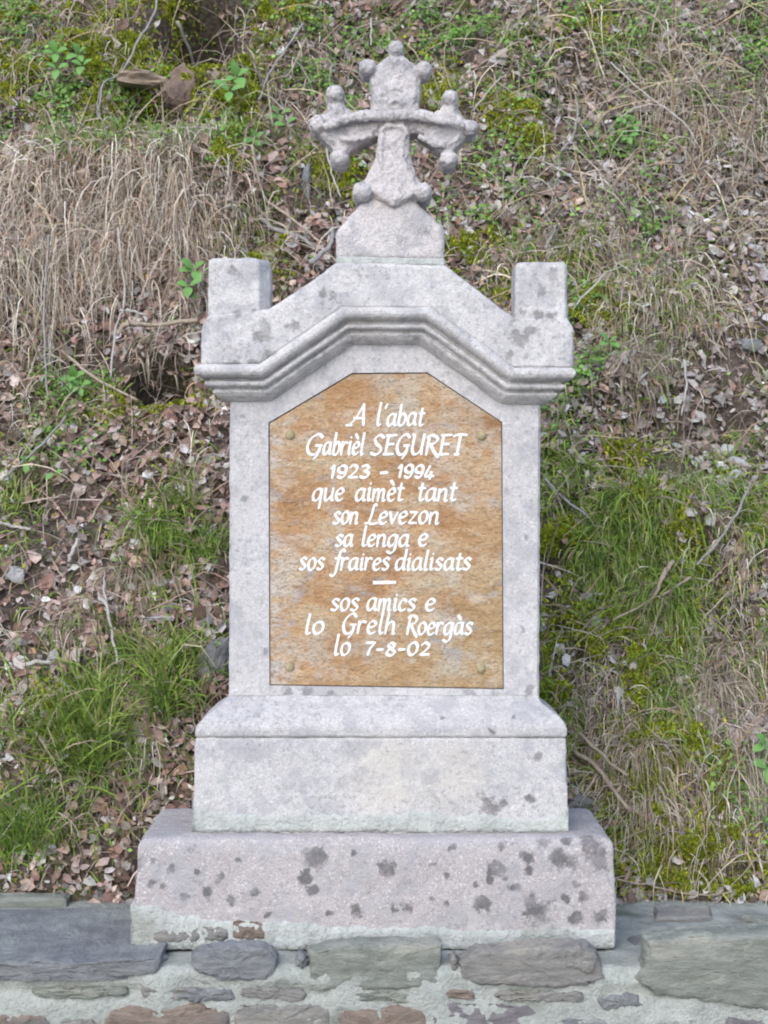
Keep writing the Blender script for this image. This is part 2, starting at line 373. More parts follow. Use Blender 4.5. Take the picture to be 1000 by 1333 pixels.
def leaves(name, x, t, size, cols, mat, ratio=0.62, tilt=0.5, lift=(0, 0.03), curl=0.35, up=None):
    n = len(x); p = bank_p(x, t, RNG.uniform(lift[0], lift[1], n))
    nn = nrm(NV + RNG.normal(0, tilt, (n, 3)))
    if up is not None: nn = nrm(nn + np.array(up))
    a = nrm(np.cross(nn, RNG.normal(0, 1, (n, 3)))); bdir = np.cross(nn, a)
    L = size[:, None]; Wd = L * ratio * RNG.uniform(.6, 1.2, (n, 1)); cu = L * RNG.normal(0, curl, (n, 1)) * .5; cv = L * RNG.normal(0, curl, (n, 1)) * .6
    wob = lambda: RNG.uniform(.75, 1.25, (n, 1))
    v = [p - a * L * .5 + nn * cv * .6, p - a * L * .17 * wob(), p + a * L * .18 * wob(), p + a * L * .5 + nn * cv,
         p - a * L * .2 * wob() + bdir * Wd * .5 * wob() + nn * cu, p + a * L * .2 * wob() + bdir * Wd * .45 * wob() + nn * cu * wob(),
         p - a * L * .2 * wob() - bdir * Wd * .5 * wob() + nn * cu, p + a * L * .2 * wob() - bdir * Wd * .45 * wob() + nn * cu * wob()]
    V = np.stack(v, 1).reshape(-1, 3); b0 = np.arange(n)[:, None] * 8
    tri = np.array([[0, 4, 1], [4, 5, 1], [1, 5, 2], [5, 3, 2], [0, 1, 6], [6, 1, 7], [1, 2, 7], [7, 2, 3]])
    Q = (b0[:, :, None] + tri[None]).reshape(-1, 3)
    return npmesh(name, V, Q, mat, np.repeat(cols, 8, 0))

# dry leaf litter
x, t = sample(104000, t0=-.05); px, py = xt2px(x, t)
g = zone(px, py, Z_GREEN); mo = zone(px, py, Z_MOSS); ba = zone(px, py, Z_BARE)
cl = fbm(x * 5, t * 5, 3)
x, t = pick(x, t, np.clip((0.55 + 2.6 * (cl - 0.42)) * (1 - 0.55 * np.clip(g, 0, 1)) * (1 - 0.93 * np.clip(mo * 1.3, 0, 1)) * (1 - np.clip(ba, 0, .95)), 0.05, 1))
n = len(x); px, py = xt2px(x, t)
pale = np.clip((px - 450) / 350, 0, 1)
c1 = pal(n, [(.40, .28, .235), (.33, .21, .17), (.50, .40, .345), (.15, .10, .08), (.40, .25, .15), (.58, .54, .50)], [6, 5, 4, 3.5, .8, 3])
c2 = pal(n, [(.45, .40, .37), (.35, .29, .255), (.57, .54, .52), (.22, .17, .145), (.42, .30, .23)], [6, 4, 2.5, 3, 2])
cc = np.where((RNG.random(n) < .15 + .8 * pale)[:, None], c2, c1)
o = leaves('leaf_litter', x, t, np.clip(RNG.lognormal(-3.66, 0.36, n), .008, .046), cc, leaf_m, lift=(0.0, 0.028))
tag(o, 'dead brown and grey leaves littering the steep bank', 'leaf litter', kind='stuff')

# fine dead stems lying in the litter
x, t = sample(22000); px, py = xt2px(x, t)
x, t = pick(x, t, 0.8 * (1 - np.clip(zone(px, py, Z_BARE), 0, .9))); n = len(x)
d0 = nrm(RNG.normal(0, 1, (n, 3)) * np.array([1, .3, 1]) + NV * 0.25 + UV * .2)
o = blades('dead_stems', bank_p(x, t, RNG.uniform(0.003, .03, n)), d0, RNG.uniform(.05, .2, n), RNG.uniform(.0016, .0042, n), RNG.uniform(0, .5, n),
           pal(n, [(.36, .29, .24), (.48, .41, .34), (.20, .15, .12), (.42, .28, .21)], [4, 3, 3, 2]), straw_m)
tag(o, 'fine dead stems and needles mixed into the leaf litter', 'dead stems', kind='stuff')

# green grass
x, t = both(88000, Z_GREEN, 40000)
cl = fbm(x * 7 + 5, t * 5 + 31, 3); px, py = xt2px(x, t)
x, t = pick(x, t, np.clip((cl - 0.46) * 7, 0.05, .95) * (1 - .85 * np.clip(zone(px, py, Z_MOSS), 0, 1)) * (1 - np.clip(zone(px, py, Z_BARE), 0, .95))); n = len(x); px, py = xt2px(x, t)
print('grass', n)
d0 = NV * RNG.uniform(.2, .8, n)[:, None] + np.array([0, 0, 1.0]) * RNG.uniform(.4, 1.0, n)[:, None] + RNG.normal(0, .38, (n, 3))
tall = zone(px, py, [(130, 1000, 140, 130, 1), (200, 900, 80, 60, .6)])
right = (px > 650)
L = RNG.lognormal(-2.95, .38, n) * (1 + 1.1 * tall) * (1 + .2 * right)
o = blades('grass', bank_p(x, t, -0.004), d0, L, RNG.uniform(.0026, .0058, n), RNG.uniform(.15, 1.0, n) * (1 + 0.7 * right) * (1 - .5 * np.clip(tall, 0, 1)),
           pal(n, [(.23, .34, .06), (.31, .43, .085), (.14, .23, .05), (.37, .40, .12), (.50, .45, .26)], [5, 4, 3, 2.5, 1.8]), green_m)
tag(o, 'short green grass growing in patches over the bank', 'grass', kind='stuff')

# straw grass
x, t = both(46000, Z_DRY, 14000)
xc, tc_ = mixture(6200, [(60, 225, 70, 30, 1), (170, 235, 90, 40, 1.6), (250, 270, 50, 40, 1.2), (30, 300, 50, 60, .7), (310, 320, 30, 30, .5), (120, 330, 80, 40, .5), (265, 400, 20, 50, .3)], .7)
kk = RNG.random(len(xc)) < np.clip((fbm(xc * 15, tc_ * 2.5 + 4, 3) - .46) * 9, .04, 1); xc, tc_ = xc[kk], tc_[kk]
cl = fbm(x * 6 + 50, t * 4 + 3, 3); px, py = xt2px(x, t)
x, t = pick(x, t, np.clip((cl - 0.40) * 5, 0.08, .9) * (1 - .9 * np.clip(zone(px, py, Z_BARE), 0, 1)))
print('straw', len(x), len(xc))
x = np.concatenate([x, xc]); t = np.concatenate([t, tc_]); n = len(x); px, py = xt2px(x, t)
cur = zone(px, py, [(170, 290, 190, 110, 1), (20, 330, 90, 140, .8)]); up = zone(px, py, [(880, 200, 160, 200, 1)])
d0 = NV * RNG.uniform(.3, .9, n)[:, None] + np.array([0, 0, 1.0]) * RNG.uniform(-.5, .7, n)[:, None] + RNG.normal(0, .48, (n, 3))
L = RNG.lognormal(-2.65, .4, n) * (1 + 1.3 * np.clip(cur, 0, 1) + .6 * up)
o = blades('dry_grass', bank_p(x, t, 0), d0, L, RNG.uniform(.0022, .0052, n), RNG.uniform(.6, 1.8, n),
           (1 + .22 * np.clip(cur, 0, 1))[:, None] * pal(n, [(.50, .42, .33), (.42, .34, .27), (.66, .59, .49), (.22, .165, .125), (.50, .34, .21)], [5, 4, 4.5, 3.5, 1.5]), straw_m, K=6, wob=.135)
tag(o, 'dry straw coloured grass hanging down the bank', 'dry grass', kind='stuff')

# long tangled stems, mostly high on the right
x, t = mixture(620, [(860, 130, 170, 150, 1.2), (960, 300, 80, 120, .8), (700, 200, 120, 130, .4), (360, 120, 90, 100, .8), (100, 60, 80, 60, .4), (800, 420, 120, 60, .3), (60, 430, 80, 120, .4)]); n = len(x)
d0 = np.stack([RNG.normal(0, 1, n) + .5 * (xt2px(x, t)[0] > 600), RNG.uniform(-.9, .1, n), RNG.normal(.4, .8, n)], -1)
o = blades('dry_stems', bank_p(x, t, RNG.uniform(0, .02, n)), d0, RNG.uniform(.14, .46, n), RNG.uniform(.0028, .0062, n), RNG.uniform(.2, 1.1, n),
           pal(n, [(.56, .47, .33), (.48, .40, .32), (.62, .56, .46), (.38, .28, .22), (.54, .42, .22)], [4, 4, 3, 2, 2]), straw_m, K=7, wob=.13)
tag(o, 'long tangled dry stems and twigs arching over the bank', 'dry stems', kind='stuff')

# moss: short dense nap over cushions
x, t = both(290000, Z_MOSS, 60000, .72); px, py = xt2px(x, t)
cl = fbm(x * 11 + 5, t * 11 + 8, 3)
x, t = pick(x, t, np.clip((cl - .40) * 7, 0.02, 1)); n = len(x); print('moss', n)
d0 = NV + RNG.normal(0, .5, (n, 3)) + np.array([0, 0, .4])
o = blades('moss', bank_p(x, t, .024 * np.clip(fbm(x * 26, t * 26, 3) * 2.2 - .35, 0, 1.2)), d0, RNG.uniform(.006, .015, n), RNG.uniform(.005, .009, n), RNG.uniform(0, .2, n),
           pal(n, [(.36, .40, .03), (.27, .34, .035), (.50, .50, .05), (.15, .18, .03)], [4, 4, 2, 2]), moss_m, K=2)
tag(o, 'olive green and yellow moss cushions on the bank', 'moss', kind='stuff')

# tiny green herb leaves
x, t = both(30000, Z_HERB, 20000)
cl = fbm(x * 10 + 77, t * 10 + 13, 3)
x, t = pick(x, t, np.clip((cl - .46) * 7, 0.02, 1)); n = len(x); print('herb', n)
o = leaves('ground_herbs', x, t, RNG.uniform(.008, .018, n), pal(n, [(.165, .31, .06), (.24, .40, .09), (.11, .21, .05)], [4, 3, 2]), green_m, ratio=.75, tilt=.5, lift=(.004, .05), curl=.15, up=(0, -.3, .4))
tag(o, 'small bright green herb leaves scattered over the bank', 'herbs', kind='stuff')
# grit and crumbs of soil
x, t = sample(9000); n = len(x)
o = leaves('gravel', x, t, RNG.uniform(.006, .018, n), pal(n, [(.3, .28, .27), (.42, .40, .39), (.16, .12, .1)], [3, 1, 4]), leaf_m, ratio=1.1, tilt=.9, lift=(0, .012), curl=.5)
tag(o, 'small stone chips and soil crumbs on the bank', 'gravel', kind='stuff')

# ------------------------------------------------------------------ the low stone wall
YF = -0.12                      # front face of the wall
mortar_m = simple_mat('wall_mortar', (0.42, 0.43, 0.39), (0.32, 0.33, 0.295), 14, 0.95, 1.0, c3=(0.20, 0.205, 0.17), dist=.008)
wall = empty('stone_wall', (0, 0.15, -0.75)); tag(wall, 'low wall of slate slabs set in pale mortar under the monument', 'wall')
xs = np.arange(-2.6, 2.601, 0.012)
prof = [(y, -0.03) for y in np.arange(0.60, YF + .012, -0.014)] + [(YF + .006, -.034), (YF + .001, -.042)] + [(YF, z) for z in np.arange(-0.052, -0.78, -0.012)]
prof = np.array(prof)
gx, gi = np.meshgrid(xs, np.arange(len(prof)), indexing='ij')
gy = prof[gi, 0]; gz = prof[gi, 1]
s_ = np.arange(len(prof))[None] * .012 + 0 * gx
h = (fbm(gx * 13, s_ * 15, 5) - .5) * .034 + np.clip(fbm(gx * 34, s_ * 40, 3) - .5, 0, 1) * .014
onf = gz < -0.036
gy = gy + .016 * np.exp(-((gz - PZ(1291, YF)) / .010) ** 2) * (fbm(gx * 6, gx * 0, 2) > .42)
gy = gy - np.where(onf, h, 0); gz = gz + np.where(~onf, h * .5, 0)
npm = npmesh('mortar_bed', np.stack([gx, gy, gz], -1).reshape(-1, 3), gridq(len(xs), len(prof)), mortar_m, smooth=True)
npm.parent = wall; npm.matrix_parent_inverse = Matrix.Translation(-Vector(wall.location))

def slate(name, a, b, c=None):
    return simple_mat(name, a, b, 16, 0.8, 0.9, stretch=(1, 1, 4.5), c3=c, dist=.006)
SM = dict(blue=slate('slate_blue', (.19, .19, .195), (.27, .275, .27), (.33, .34, .315)),
          green=slate('slate_green', (.215, .225, .19), (.31, .32, .275), (.39, .38, .32)),
          brown=slate('slate_brown', (.225, .215, .195), (.32, .305, .28), (.35, .32, .27)),
          rust=slate('slate_rust', (.22, .17, .135), (.31, .245, .20), (.21, .195, .18)),
          purple=slate('slate_purple', (.17, .15, .155), (.26, .235, .24), (.23, .22, .215)))
def stone(poly, y, depth, mat, proud=0.010, seed=0, name='stone', parent=wall, n=18, topslope=0):
    """block with a worn face: outline in photo measure at plane y, running back by depth"""
    r = random.Random(seed)
    pts = [P(a, b_, y) for a, b_ in poly]; m = len(pts); out = []
    per = [0]
    for i in range(m): per.append(per[-1] + (pts[(i + 1) % m] - pts[i]).length)
    for k in range(n):
        s = per[-1] * (k + 0.5 * r.random()) / n
        i = max(j for j in range(m) if per[j] <= s); f = (s - per[i]) / (per[i + 1] - per[i])
        q = pts[i].lerp(pts[(i + 1) % m], f); out.append(q + Vector((r.uniform(-.003, .003), 0, r.uniform(-.0025, .0025))))
    c = sum(out, Vector()) / n
    proud *= .7
    V = []; F = []
    wmin = min(max(p.z for p in out) - min(p.z for p in out), .06)
    for (dy, inset) in ((depth, 0.0), (0.008, 0.0), (-.4 * proud, 0.05 * wmin), (-proud, 0.17 * wmin)):
        for q in out:
            v = q - c; L = max(v.length, 1e-4); ins = Vector((v.x / L * inset, 0, v.z / L * inset))
            V.append((q.x - ins.x, y + dy + (r.uniform(-.003, .003) if dy < .02 else 0), q.z - ins.z))
    for k in range(3):
        for i in range(n):
            j = (i + 1) % n; F.append((k * n + i, k * n + j, (k + 1) * n + j, (k + 1) * n + i))
    V.append((c.x, y - proud - .002, c.z)); cI = len(V) - 1
    for i in range(n): F.append((3 * n + i, 3 * n + (i + 1) % n, cI))
    o = mk(name, V, F, mat, parent, smooth=True)
    if abs(poly[0][0] - 500) < 700 and seed < 100:
        m = o.modifiers.new('s', 'SUBSURF'); m.subdivision_type = 'SIMPLE'; m.levels = 3; m.render_levels = 3
        for a_, b2 in ((.013, .035), (.008, .012)):
            t = bpy.data.textures.new('n', 'CLOUDS'); t.noise_scale = b2; t.noise_depth = 4
            d = o.modifiers.new('d', 'DISPLACE'); d.texture = t; d.strength = a_; d.mid_level = .5; d.texture_coords = 'LOCAL'
    return o
yf = YF + .001
W_ = [
    ([(226, 1290), (250, 1287), (305, 1289), (306, 1302), (258, 1304), (230, 1300)], 'blue', yf, .05, .006),
    ([(444, 1293), (500, 1291), (545, 1293), (544, 1303), (480, 1304), (446, 1301)], 'green', yf, .05, .006),
    ([(640, 1290), (700, 1290), (764, 1291), (762, 1302), (700, 1304), (644, 1300)], 'brown', yf, .05, .006),
    ([(40, 1288), (110, 1285), (172, 1286), (168, 1296), (110, 1299), (44, 1298)], 'green', yf, .04, .003),
    ([(586, 1248), (594, 1243), (597, 1258), (590, 1266)], 'brown', yf, .04, .004),
    ([(386, 1240), (400, 1246), (396, 1262), (384, 1258)], 'blue', yf, .04, .004),  # outline, material, y, depth, proud
    ([(-60, 1252), (120, 1252), (218, 1246), (222, 1256), (196, 1270), (120, 1275), (-60, 1276)], 'blue', yf - .004, .42, .006),
    ([(247, 1246), (262, 1235), (300, 1231), (345, 1234), (362, 1242), (363, 1262), (350, 1277), (300, 1276), (262, 1272), (249, 1260)], 'blue', yf, .05, .012),
    ([(398, 1240), (408, 1231), (500, 1228), (562, 1229), (580, 1233), (574, 1254), (582, 1276), (560, 1284), (470, 1288), (404, 1290), (396, 1272), (404, 1256)], 'green', yf, .06, .008),
    ([(592, 1256), (612, 1240), (680, 1233), (738, 1231), (766, 1232), (786, 1248), (790, 1270), (766, 1284), (700, 1287), (640, 1283), (604, 1276)], 'brown', yf, .06, .012),
    ([(734, 1250), (740, 1236), (756, 1233), (774, 1240), (780, 1254), (775, 1264), (755, 1265), (740, 1260)], 'brown', yf - .010, .03, .004),
    ([(832, 1226), (900, 1216), (1060, 1214), (1060, 1314), (980, 1314), (930, 1304), (880, 1298), (828, 1290), (822, 1270), (842, 1250)], 'green', yf, .07, .014),
    ([(182, 1284), (215, 1287), (250, 1286), (250, 1299), (195, 1300), (184, 1296)], 'brown', yf, .05, .006),
    ([(312, 1286), (350, 1286), (400, 1289), (398, 1302), (350, 1301), (314, 1296)], 'brown', yf, .05, .006),
    ([(553, 1289), (580, 1286), (616, 1290), (616, 1301), (580, 1299), (556, 1298)], 'rust', yf, .04, .006),
    ([(775, 1300), (800, 1294), (834, 1296), (838, 1310), (810, 1315), (782, 1312)], 'blue', yf, .05, .006),
    ([(140, 1318), (160, 1310), (230, 1307), (300, 1308), (302, 1350), (150, 1352), (135, 1335)], 'rust', yf, .08, .008),
    ([(304, 1308), (360, 1306), (428, 1310), (430, 1348), (306, 1350)], 'brown', yf, .08, .008),
    ([(440, 1312), (500, 1308), (556, 1310), (560, 1350), (440, 1352)], 'rust', yf, .08, .008),
    ([(560, 1306), (640, 1303), (690, 1310), (710, 1326), (712, 1350), (562, 1352)], 'purple', yf, .08, .008),
    ([(-40, 1324), (20, 1320), (60, 1322), (70, 1340), (60, 1356), (-40, 1358)], 'rust', yf, .06, .006),
    ([(718, 1328), (760, 1324), (800, 1326), (812, 1334), (810, 1366), (720, 1366)], 'blue', yf, .06, .006),
    ([(820, 1328), (870, 1324), (905, 1328), (908, 1350), (822, 1350)], 'blue', yf, .06, .006),
    ([(940, 1326), (1050, 1328), (1050, 1356), (940, 1356)], 'purple', yf, .06, .006),
    ([(74, 1328), (120, 1326), (132, 1340), (128, 1358), (76, 1358)], 'brown', yf, .06, .006),
]
for i, (poly, mt_, y, dp, pr) in enumerate(W_):
    stone(poly, y, dp, SM[mt_], pr, seed=i)
# rubble courses lower down and to both sides
r = random.Random(5); top = 1362
for row in range(9):
    hh = r.uniform(26, 40); x0 = -1100 + r.uniform(0, 60)
    while x0 < 2050:
        wd = r.uniform(60, 190)
        if top + hh < 1700:
            stone([(x0, top + r.uniform(0, 6)), (x0 + wd * .5, top - r.uniform(0, 5)), (x0 + wd, top + r.uniform(0, 6)), (x0 + wd + r.uniform(-4, 6), top + hh * .6), (x0 + wd - 5, top + hh), (x0 + wd * .4, top + hh + 4), (x0, top + hh)],
                  yf, .06, SM[r.choice(['blue', 'green', 'brown', 'rust', 'purple'])], .007, seed=int(x0) + row * 77, n=14)
        x0 += wd + r.uniform(8, 16)
    top += hh + r.uniform(8, 13)
for x0, x1 in ((-1000, -760), (-740, -420), (-400, -80), (1085, 1350), (1370, 1700), (1720, 2000)):
    stone([(x0, 1246), ((x0 + x1) / 2, 1240), (x1, 1246), (x1 + 4, 1262), (x1 - 20, 1278), ((x0 + x1) / 2, 1284), (x0, 1272)], yf - .003, .40, SM[r.choice(['blue', 'green', 'brown'])], .008, seed=x0)
    stone([(x0, 1304), ((x0 + x1) / 2, 1300), (x1, 1306), (x1, 1340), ((x0 + x1) / 2, 1344), (x0, 1338)], yf, .06, SM[r.choice(['blue', 'rust', 'brown'])], .008, seed=x0 + 1)

# flat slabs lying on top of the wall (outline seen from above, world metres)
def slab(outline, z, th, mat, seed, name='stone', label=None):
    r = random.Random(seed); c = sum((Vector(p) for p in outline), Vector((0, 0))) / len(outline)
    m = len(outline); pts = []
    for i in range(m):
        a, b_ = Vector(outline[i]), Vector(outline[(i + 1) % m]); k = max(1, int((b_ - a).length / .05))
        for j in range(k): pts.append(a.lerp(b_, j / k) + Vector((r.uniform(-.005, .005), r.uniform(-.005, .005))))
    n = len(pts); V = []; F = []
    for dz, f in ((-th, 1.0), (-.006, 1.0), (0, .0)):
        for p in pts:
            d_ = (p - c); L = d_.length; q = p - d_ / L * (.008 if f == 0 else 0)
            V.append((q.x, q.y, z + dz + (r.uniform(-.0015, .0015) if f == 0 else 0)))
    for k in range(2):
        for i in range(n):
            j = (i + 1) % n; F.append((k * n + i, k * n + j, (k + 1) * n + j, (k + 1) * n + i))
    # inner rings give the worn top some relief
    prev = 2 * n
    for f in (.8, .6, .4, .2):
        st = len(V)
        for i in range(n):
            q = V[2 * n + i]; V.append((c.x + (q[0] - c.x) * f, c.y + (q[1] - c.y) * f, z + r.uniform(-.002, .002)))
        for i in range(n):
            j = (i + 1) % n; F.append((prev + i, prev + j, st + j, st + i))
        prev = st
    V.append((c.x, c.y, z)); k = len(V) - 1
    for i in range(n): F.append((prev + i, prev + (i + 1) % n, k))
    o = mk(name, V, F, mat, wall, smooth=False)
    if label: o['label'] = label
    return o
zt = -0.020
slab([(-.95, YF - .006), (-.60, YF - .006), (-.46, YF + .002), (-.445, -.06), (-.50, .04), (-.505, .30), (-.62, .36), (-.95, .34)], zt, .035, SM['blue'], 1, label='wide grey blue slate slab left of the monument')
slab([(.515, .10), (.58, .16), (.73, .17), (.75, .10), (.70, .055), (.53, .05)], zt - .003, .03, SM['blue'], 2)
slab([(.80, .26), (1.0, .28), (1.0, .20), (.83, .19)], zt + .006, .03, SM['green'], 3)
slab([(-.95, .37), (-.74, .40), (-.74, .47), (-.95, .46)], zt + .012, .03, SM['green'], 5)
slab([(.60, .25), (.74, .27), (.75, .36), (.62, .36)], zt + .002, .03, SM['brown'], 6)

# ------------------------------------------------------------------ the monument
mon = empty('memorial_monument', (0, 0.19, 0)); tag(mon, 'weathered pale limestone memorial with cross on top and inscribed plaque, standing on the low wall', 'monument')
def exloop(bm, loops):
    """closed body through loops of equal length, capped at both ends"""
    vs = [[bm.verts.new(p) for p in L] for L in loops]
    n = len(vs[0])
    for a, b_ in zip(vs[:-1], vs[1:]):
        for i in range(n): bm.faces.new((a[i], a[(i + 1) % n], b_[(i + 1) % n], b_[i]))
    bm.faces.new(vs[0]); bm.faces.new(vs[-1][::-1])
def extr(bm, poly, y0, y1, cham=0.0):
    f = [P(a, b_, y0) for a, b_ in poly]
    if cham:
        n = len(f); ins = []
        for i in range(n):
            a, b_, c = f[i - 1], f[i], f[(i + 1) % n]
            e1 = (b_ - a).normalized(); e2 = (c - b_).normalized()
            n1 = Vector((-e1.z, 0, e1.x)); n2 = Vector((-e2.z, 0, e2.x)); nn = (n1 + n2)
            k = nn.length; nn = nn / k * min(cham * 2 / max(k, .6), cham * 1.8)
            ins.append(b_ - nn)
        area = sum(f[i].x * f[(i + 1) % n].z - f[(i + 1) % n].x * f[i].z for i in range(n))
        if area > 0: ins = [2 * b_ - q for b_, q in zip(f, ins)]
        exloop(bm, [ins, [q + Vector((0, cham, 0)) for q in f], [q + Vector((0, y1 - y0, 0)) for q in f]])
    else:
        exloop(bm, [f, [q + Vector((0, y1 - y0, 0)) for q in f]])
def rings(bm, rows):
    """stack of rectangles: z, x0, x1, y0, y1"""
    exloop(bm, [[Vector((a, c, z)), Vector((b_, c, z)), Vector((b_, d, z)), Vector((a, d, z))] for z, a, b_, c, d in rows])

base_spots = [(223,1130,6,0),(269,1162,7,0),(197,1152,5,0),(211,1154,4,0),(410,1115,15,0),(398,1142,9,0),(406,1159,8,0),(332,1160,5,0),(257,1137,5,0),(252,1104,5,0),(299,1174,6,0),(428,1190,5,0),(464,1186,8,0),(286,1142,6,0),(497,1128,5,0),
    (504,1131,10,0),(590,1106,6,0),(643,1132,11,0),(657,1142,5,0),(640,1145,6,0),(529,1181,8,0),(513,1182,5,0),(627,1176,10,0),(582,1140,5,0),(701,1189,16,0),(691,1172,9,0),(670,1155,7,0),(689,1135,6,0),(706,1095,8,0),(669,1096,6,0),(655,1100,6,0),(737,1094,9,0),
    (727,1118,13,0),(742,1123,11,0),(769,1098,15,0),(779,1118,14,0),(687,1118,8,0),(752,1152,5,0),(760,1167,8,0),(749,1194,9,0),(781,1191,10,0),(562,1169,4,0),(582,1177,4,0),(240,1168,5,0),(310,1120,4,0),(350,1190,4,0),(560,1125,4,0),(460,1110,4,0),(620,1150,4,0),(735,1170,5,0),(200,1120,4,0)]
st_base = stone_mat('limestone_base', (.485, .435, .42), (.43, .385, .375), speck=.42, spots=base_spots, lichen=.6, spotcol=(.11, .105, .105))
st_plinth = stone_mat('limestone_plinth', (.56, .535, .52), (.50, .475, .46), speck=.38, lichen=.6, offset=3.1, spots=[(575,931,6,.06),(667,932,5,.06),(636,1052,14,.05),(655,1046,7,.05),(412,930,4,.06),(690,1040,6,.05),(640,950,5,.06),(380,990,5,.05),(700,985,6,.05)],
                      ochre=[(500, 1010, 75, .055, (.64, .57, .47)), (590, 1010, 60, .055, (.62, .56, .47))], spotcol=(.15, .13, .125))
st_shaft = stone_mat('limestone_shaft', (.58, .55, .54), (.52, .49, .475), speck=.28, lichen=.35, offset=1.3, bump=.5, spots=[(318, 545, 4, .115), (660, 640, 5, .115), (376, 902, 7, .115), (400, 900, 9, .115), (430, 903, 6, .115), (612, 903, 7, .115), (683, 700, 4, .115), (680, 820, 5, .115), (345, 848, 5, .115), (690, 898, 6, .115), (318, 650, 4, .115)], spotcol=(.24, .23, .24))
st_ped = stone_mat('limestone_pediment', (.63, .60, .585), (.55, .52, .50), speck=.33, lichen=.6, offset=2.2,
                   spots=[(346,423,9,.058),(342,436,11,.058),(384,425,7,.058),(374,424,4,.058),(352,462,8,.058),(306,478,9,.05),(332,474,8,.05),(677,440,11,.058),(690,430,7,.058),(664,462,6,.058),(720,361,9,.06),(705,379,7,.06),(700,410,6,.06),(716,413,8,.06),(722,352,5,.06),(303,352,6,.06),(422,380,6,.058),(434,386,5,.058),(309,409,5,.06),(330,406,4,.06)], spotcol=(.22, .21, .20))
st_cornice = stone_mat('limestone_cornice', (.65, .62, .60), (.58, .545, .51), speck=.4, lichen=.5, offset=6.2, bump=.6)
st_cross = stone_mat('limestone_cross', (.70, .64, .62), (.61, .555, .53), speck=.45, lichen=.5, offset=4.4, bump=.8)
mort_m = simple_mat('joint_mortar', (.54, .55, .51), (.43, .44, .41), 16, .95, 1.0, c3=(.33, .33, .29), dist=.008)

YB = .38
zb = PZ(1090, 0)
bm = bmesh.new(); xl0, xr0, xl, xr = PX(174, 0), PX(803, 0), PX(178, 0), PX(800, 0)
rings(bm, [(-.02, xl0, xr0, 0, YB), (PZ(1108, 0), xl, xr, .001, YB), (PZ(1098, 0), xl + .003, xr - .003, .005, YB - .005), (PZ(1092, 0), xl + .010, xr - .010, .014, YB - .015), (zb, xl + .024, xr - .024, .03, YB - .03)])
base = remesh(frombm('base_block', bm, st_base, mon), .0045, .008, .07, 2, noise2=.003, nsize2=.02)
ys = .055; ypb = .345
bm = bmesh.new(); a, b_ = PX(251, ys), PX(740, ys)
rings(bm, [(zb - .01, a, b_, ys, ypb), (PZ(1060, ys), a, b_, ys, ypb), (PZ(962, ys), PX(254, ys), PX(737, ys), ys + .002, ypb), (PZ(960, ys), PX(256, ys), PX(735, ys), ys + .008, ypb - .006)])
remesh(frombm('plinth_block', bm, st_plinth, mon), .004, .006, .06, 1, noise2=.003, nsize2=.02)
# chamfered cap under the shaft
ysh = .115; yshb = .31
bm = bmesh.new(); rows = []
for py, l, r_, y in ((961, 256, 735, ys + .006), (958, 254, 738, ys), (948, 255, 738, ys - .001), (941, 259, 735, ys + .003), (932, 268, 727, ys + .014), (922, 281, 714, ys + .032), (915, 290, 705, ys + .048), (909, 296, 702, ys + .058), (900, 299, 701, ys + .066)):
    rows.append((PZ(py, y), PX(l, y), PX(r_, y), y, YB - .04 - (y - ys)))
rings(bm, rows)
remesh(frombm('base_moulding', bm, st_plinth, mon), .0035, .005, .05, 1, noise2=.002, nsize2=.02)

# mortar pointing under plinth and under base
def strip(name, topl, botl, y0, th, mat, step=5, seed=0):
    r = random.Random(seed); xs_ = list(range(int(topl[0][0]), int(topl[-1][0]) + 1, step))
    def at(L, x):
        for (a, b_), (c, d) in zip(L[:-1], L[1:]):
            if a <= x <= c: return b_ + (d - b_) * (x - a) / max(c - a, 1)
        return L[-1][1]
    V = []; F = []; R = 5
    for i, x in enumerate(xs_):
        t0 = at(topl, x) + r.uniform(-2.2, 2.2) + 4.5 * float(fbm(x * .06 + seed * 9, 3.3, 3) - .5); b0 = at(botl, x) + r.uniform(-1, 1)
        for k in range(R + 1):
            f = k / R; pr = th * (0 if k == 0 else 1) + (r.uniform(-.003, .003) if k else 0)
            y = y0 - pr + (.004 if k == 0 else 0)
            V.append(P(x, t0 + (b0 - t0) * f, y))
        V.append(P(x, b0, y0 + .01)); V.append(P(x, t0, y0 + .01))
    m = R + 3
    for i in range(len(xs_) - 1):
        for k in range(m): F.append((i * m + k, i * m + (k + 1) % m, (i + 1) * m + (k + 1) % m, (i + 1) * m + k))
    F.append(tuple(range(m))); F.append(tuple((len(xs_) - 1) * m + k for k in reversed(range(m))))
    return mk(name, V, F, mat, mon, smooth=True)
strip('mortar_joint', [(250, 1042), (258, 1044), (270, 1052), (300, 1058), (350, 1060), (400, 1058), (460, 1059), (520, 1057), (545, 1053), (570, 1059), (610, 1060), (622, 1054), (650, 1058), (680, 1067), (715, 1064), (732, 1058), (738, 1050), (741, 1048)], [(250, 1083), (741, 1083)], ys, .004, mort_m, seed=1)
strip('mortar_joint', [(170, 1176), (176, 1172), (205, 1174), (235, 1186), (262, 1192), (296, 1196), (345, 1197), (352, 1194), (400, 1196), (430, 1203), (500, 1204), (560, 1203), (600, 1209), (680, 1207), (740, 1205), (803, 1208)], [(168, 1236), (500, 1236), (803, 1234)], 0.002, .007, mort_m, seed=2)
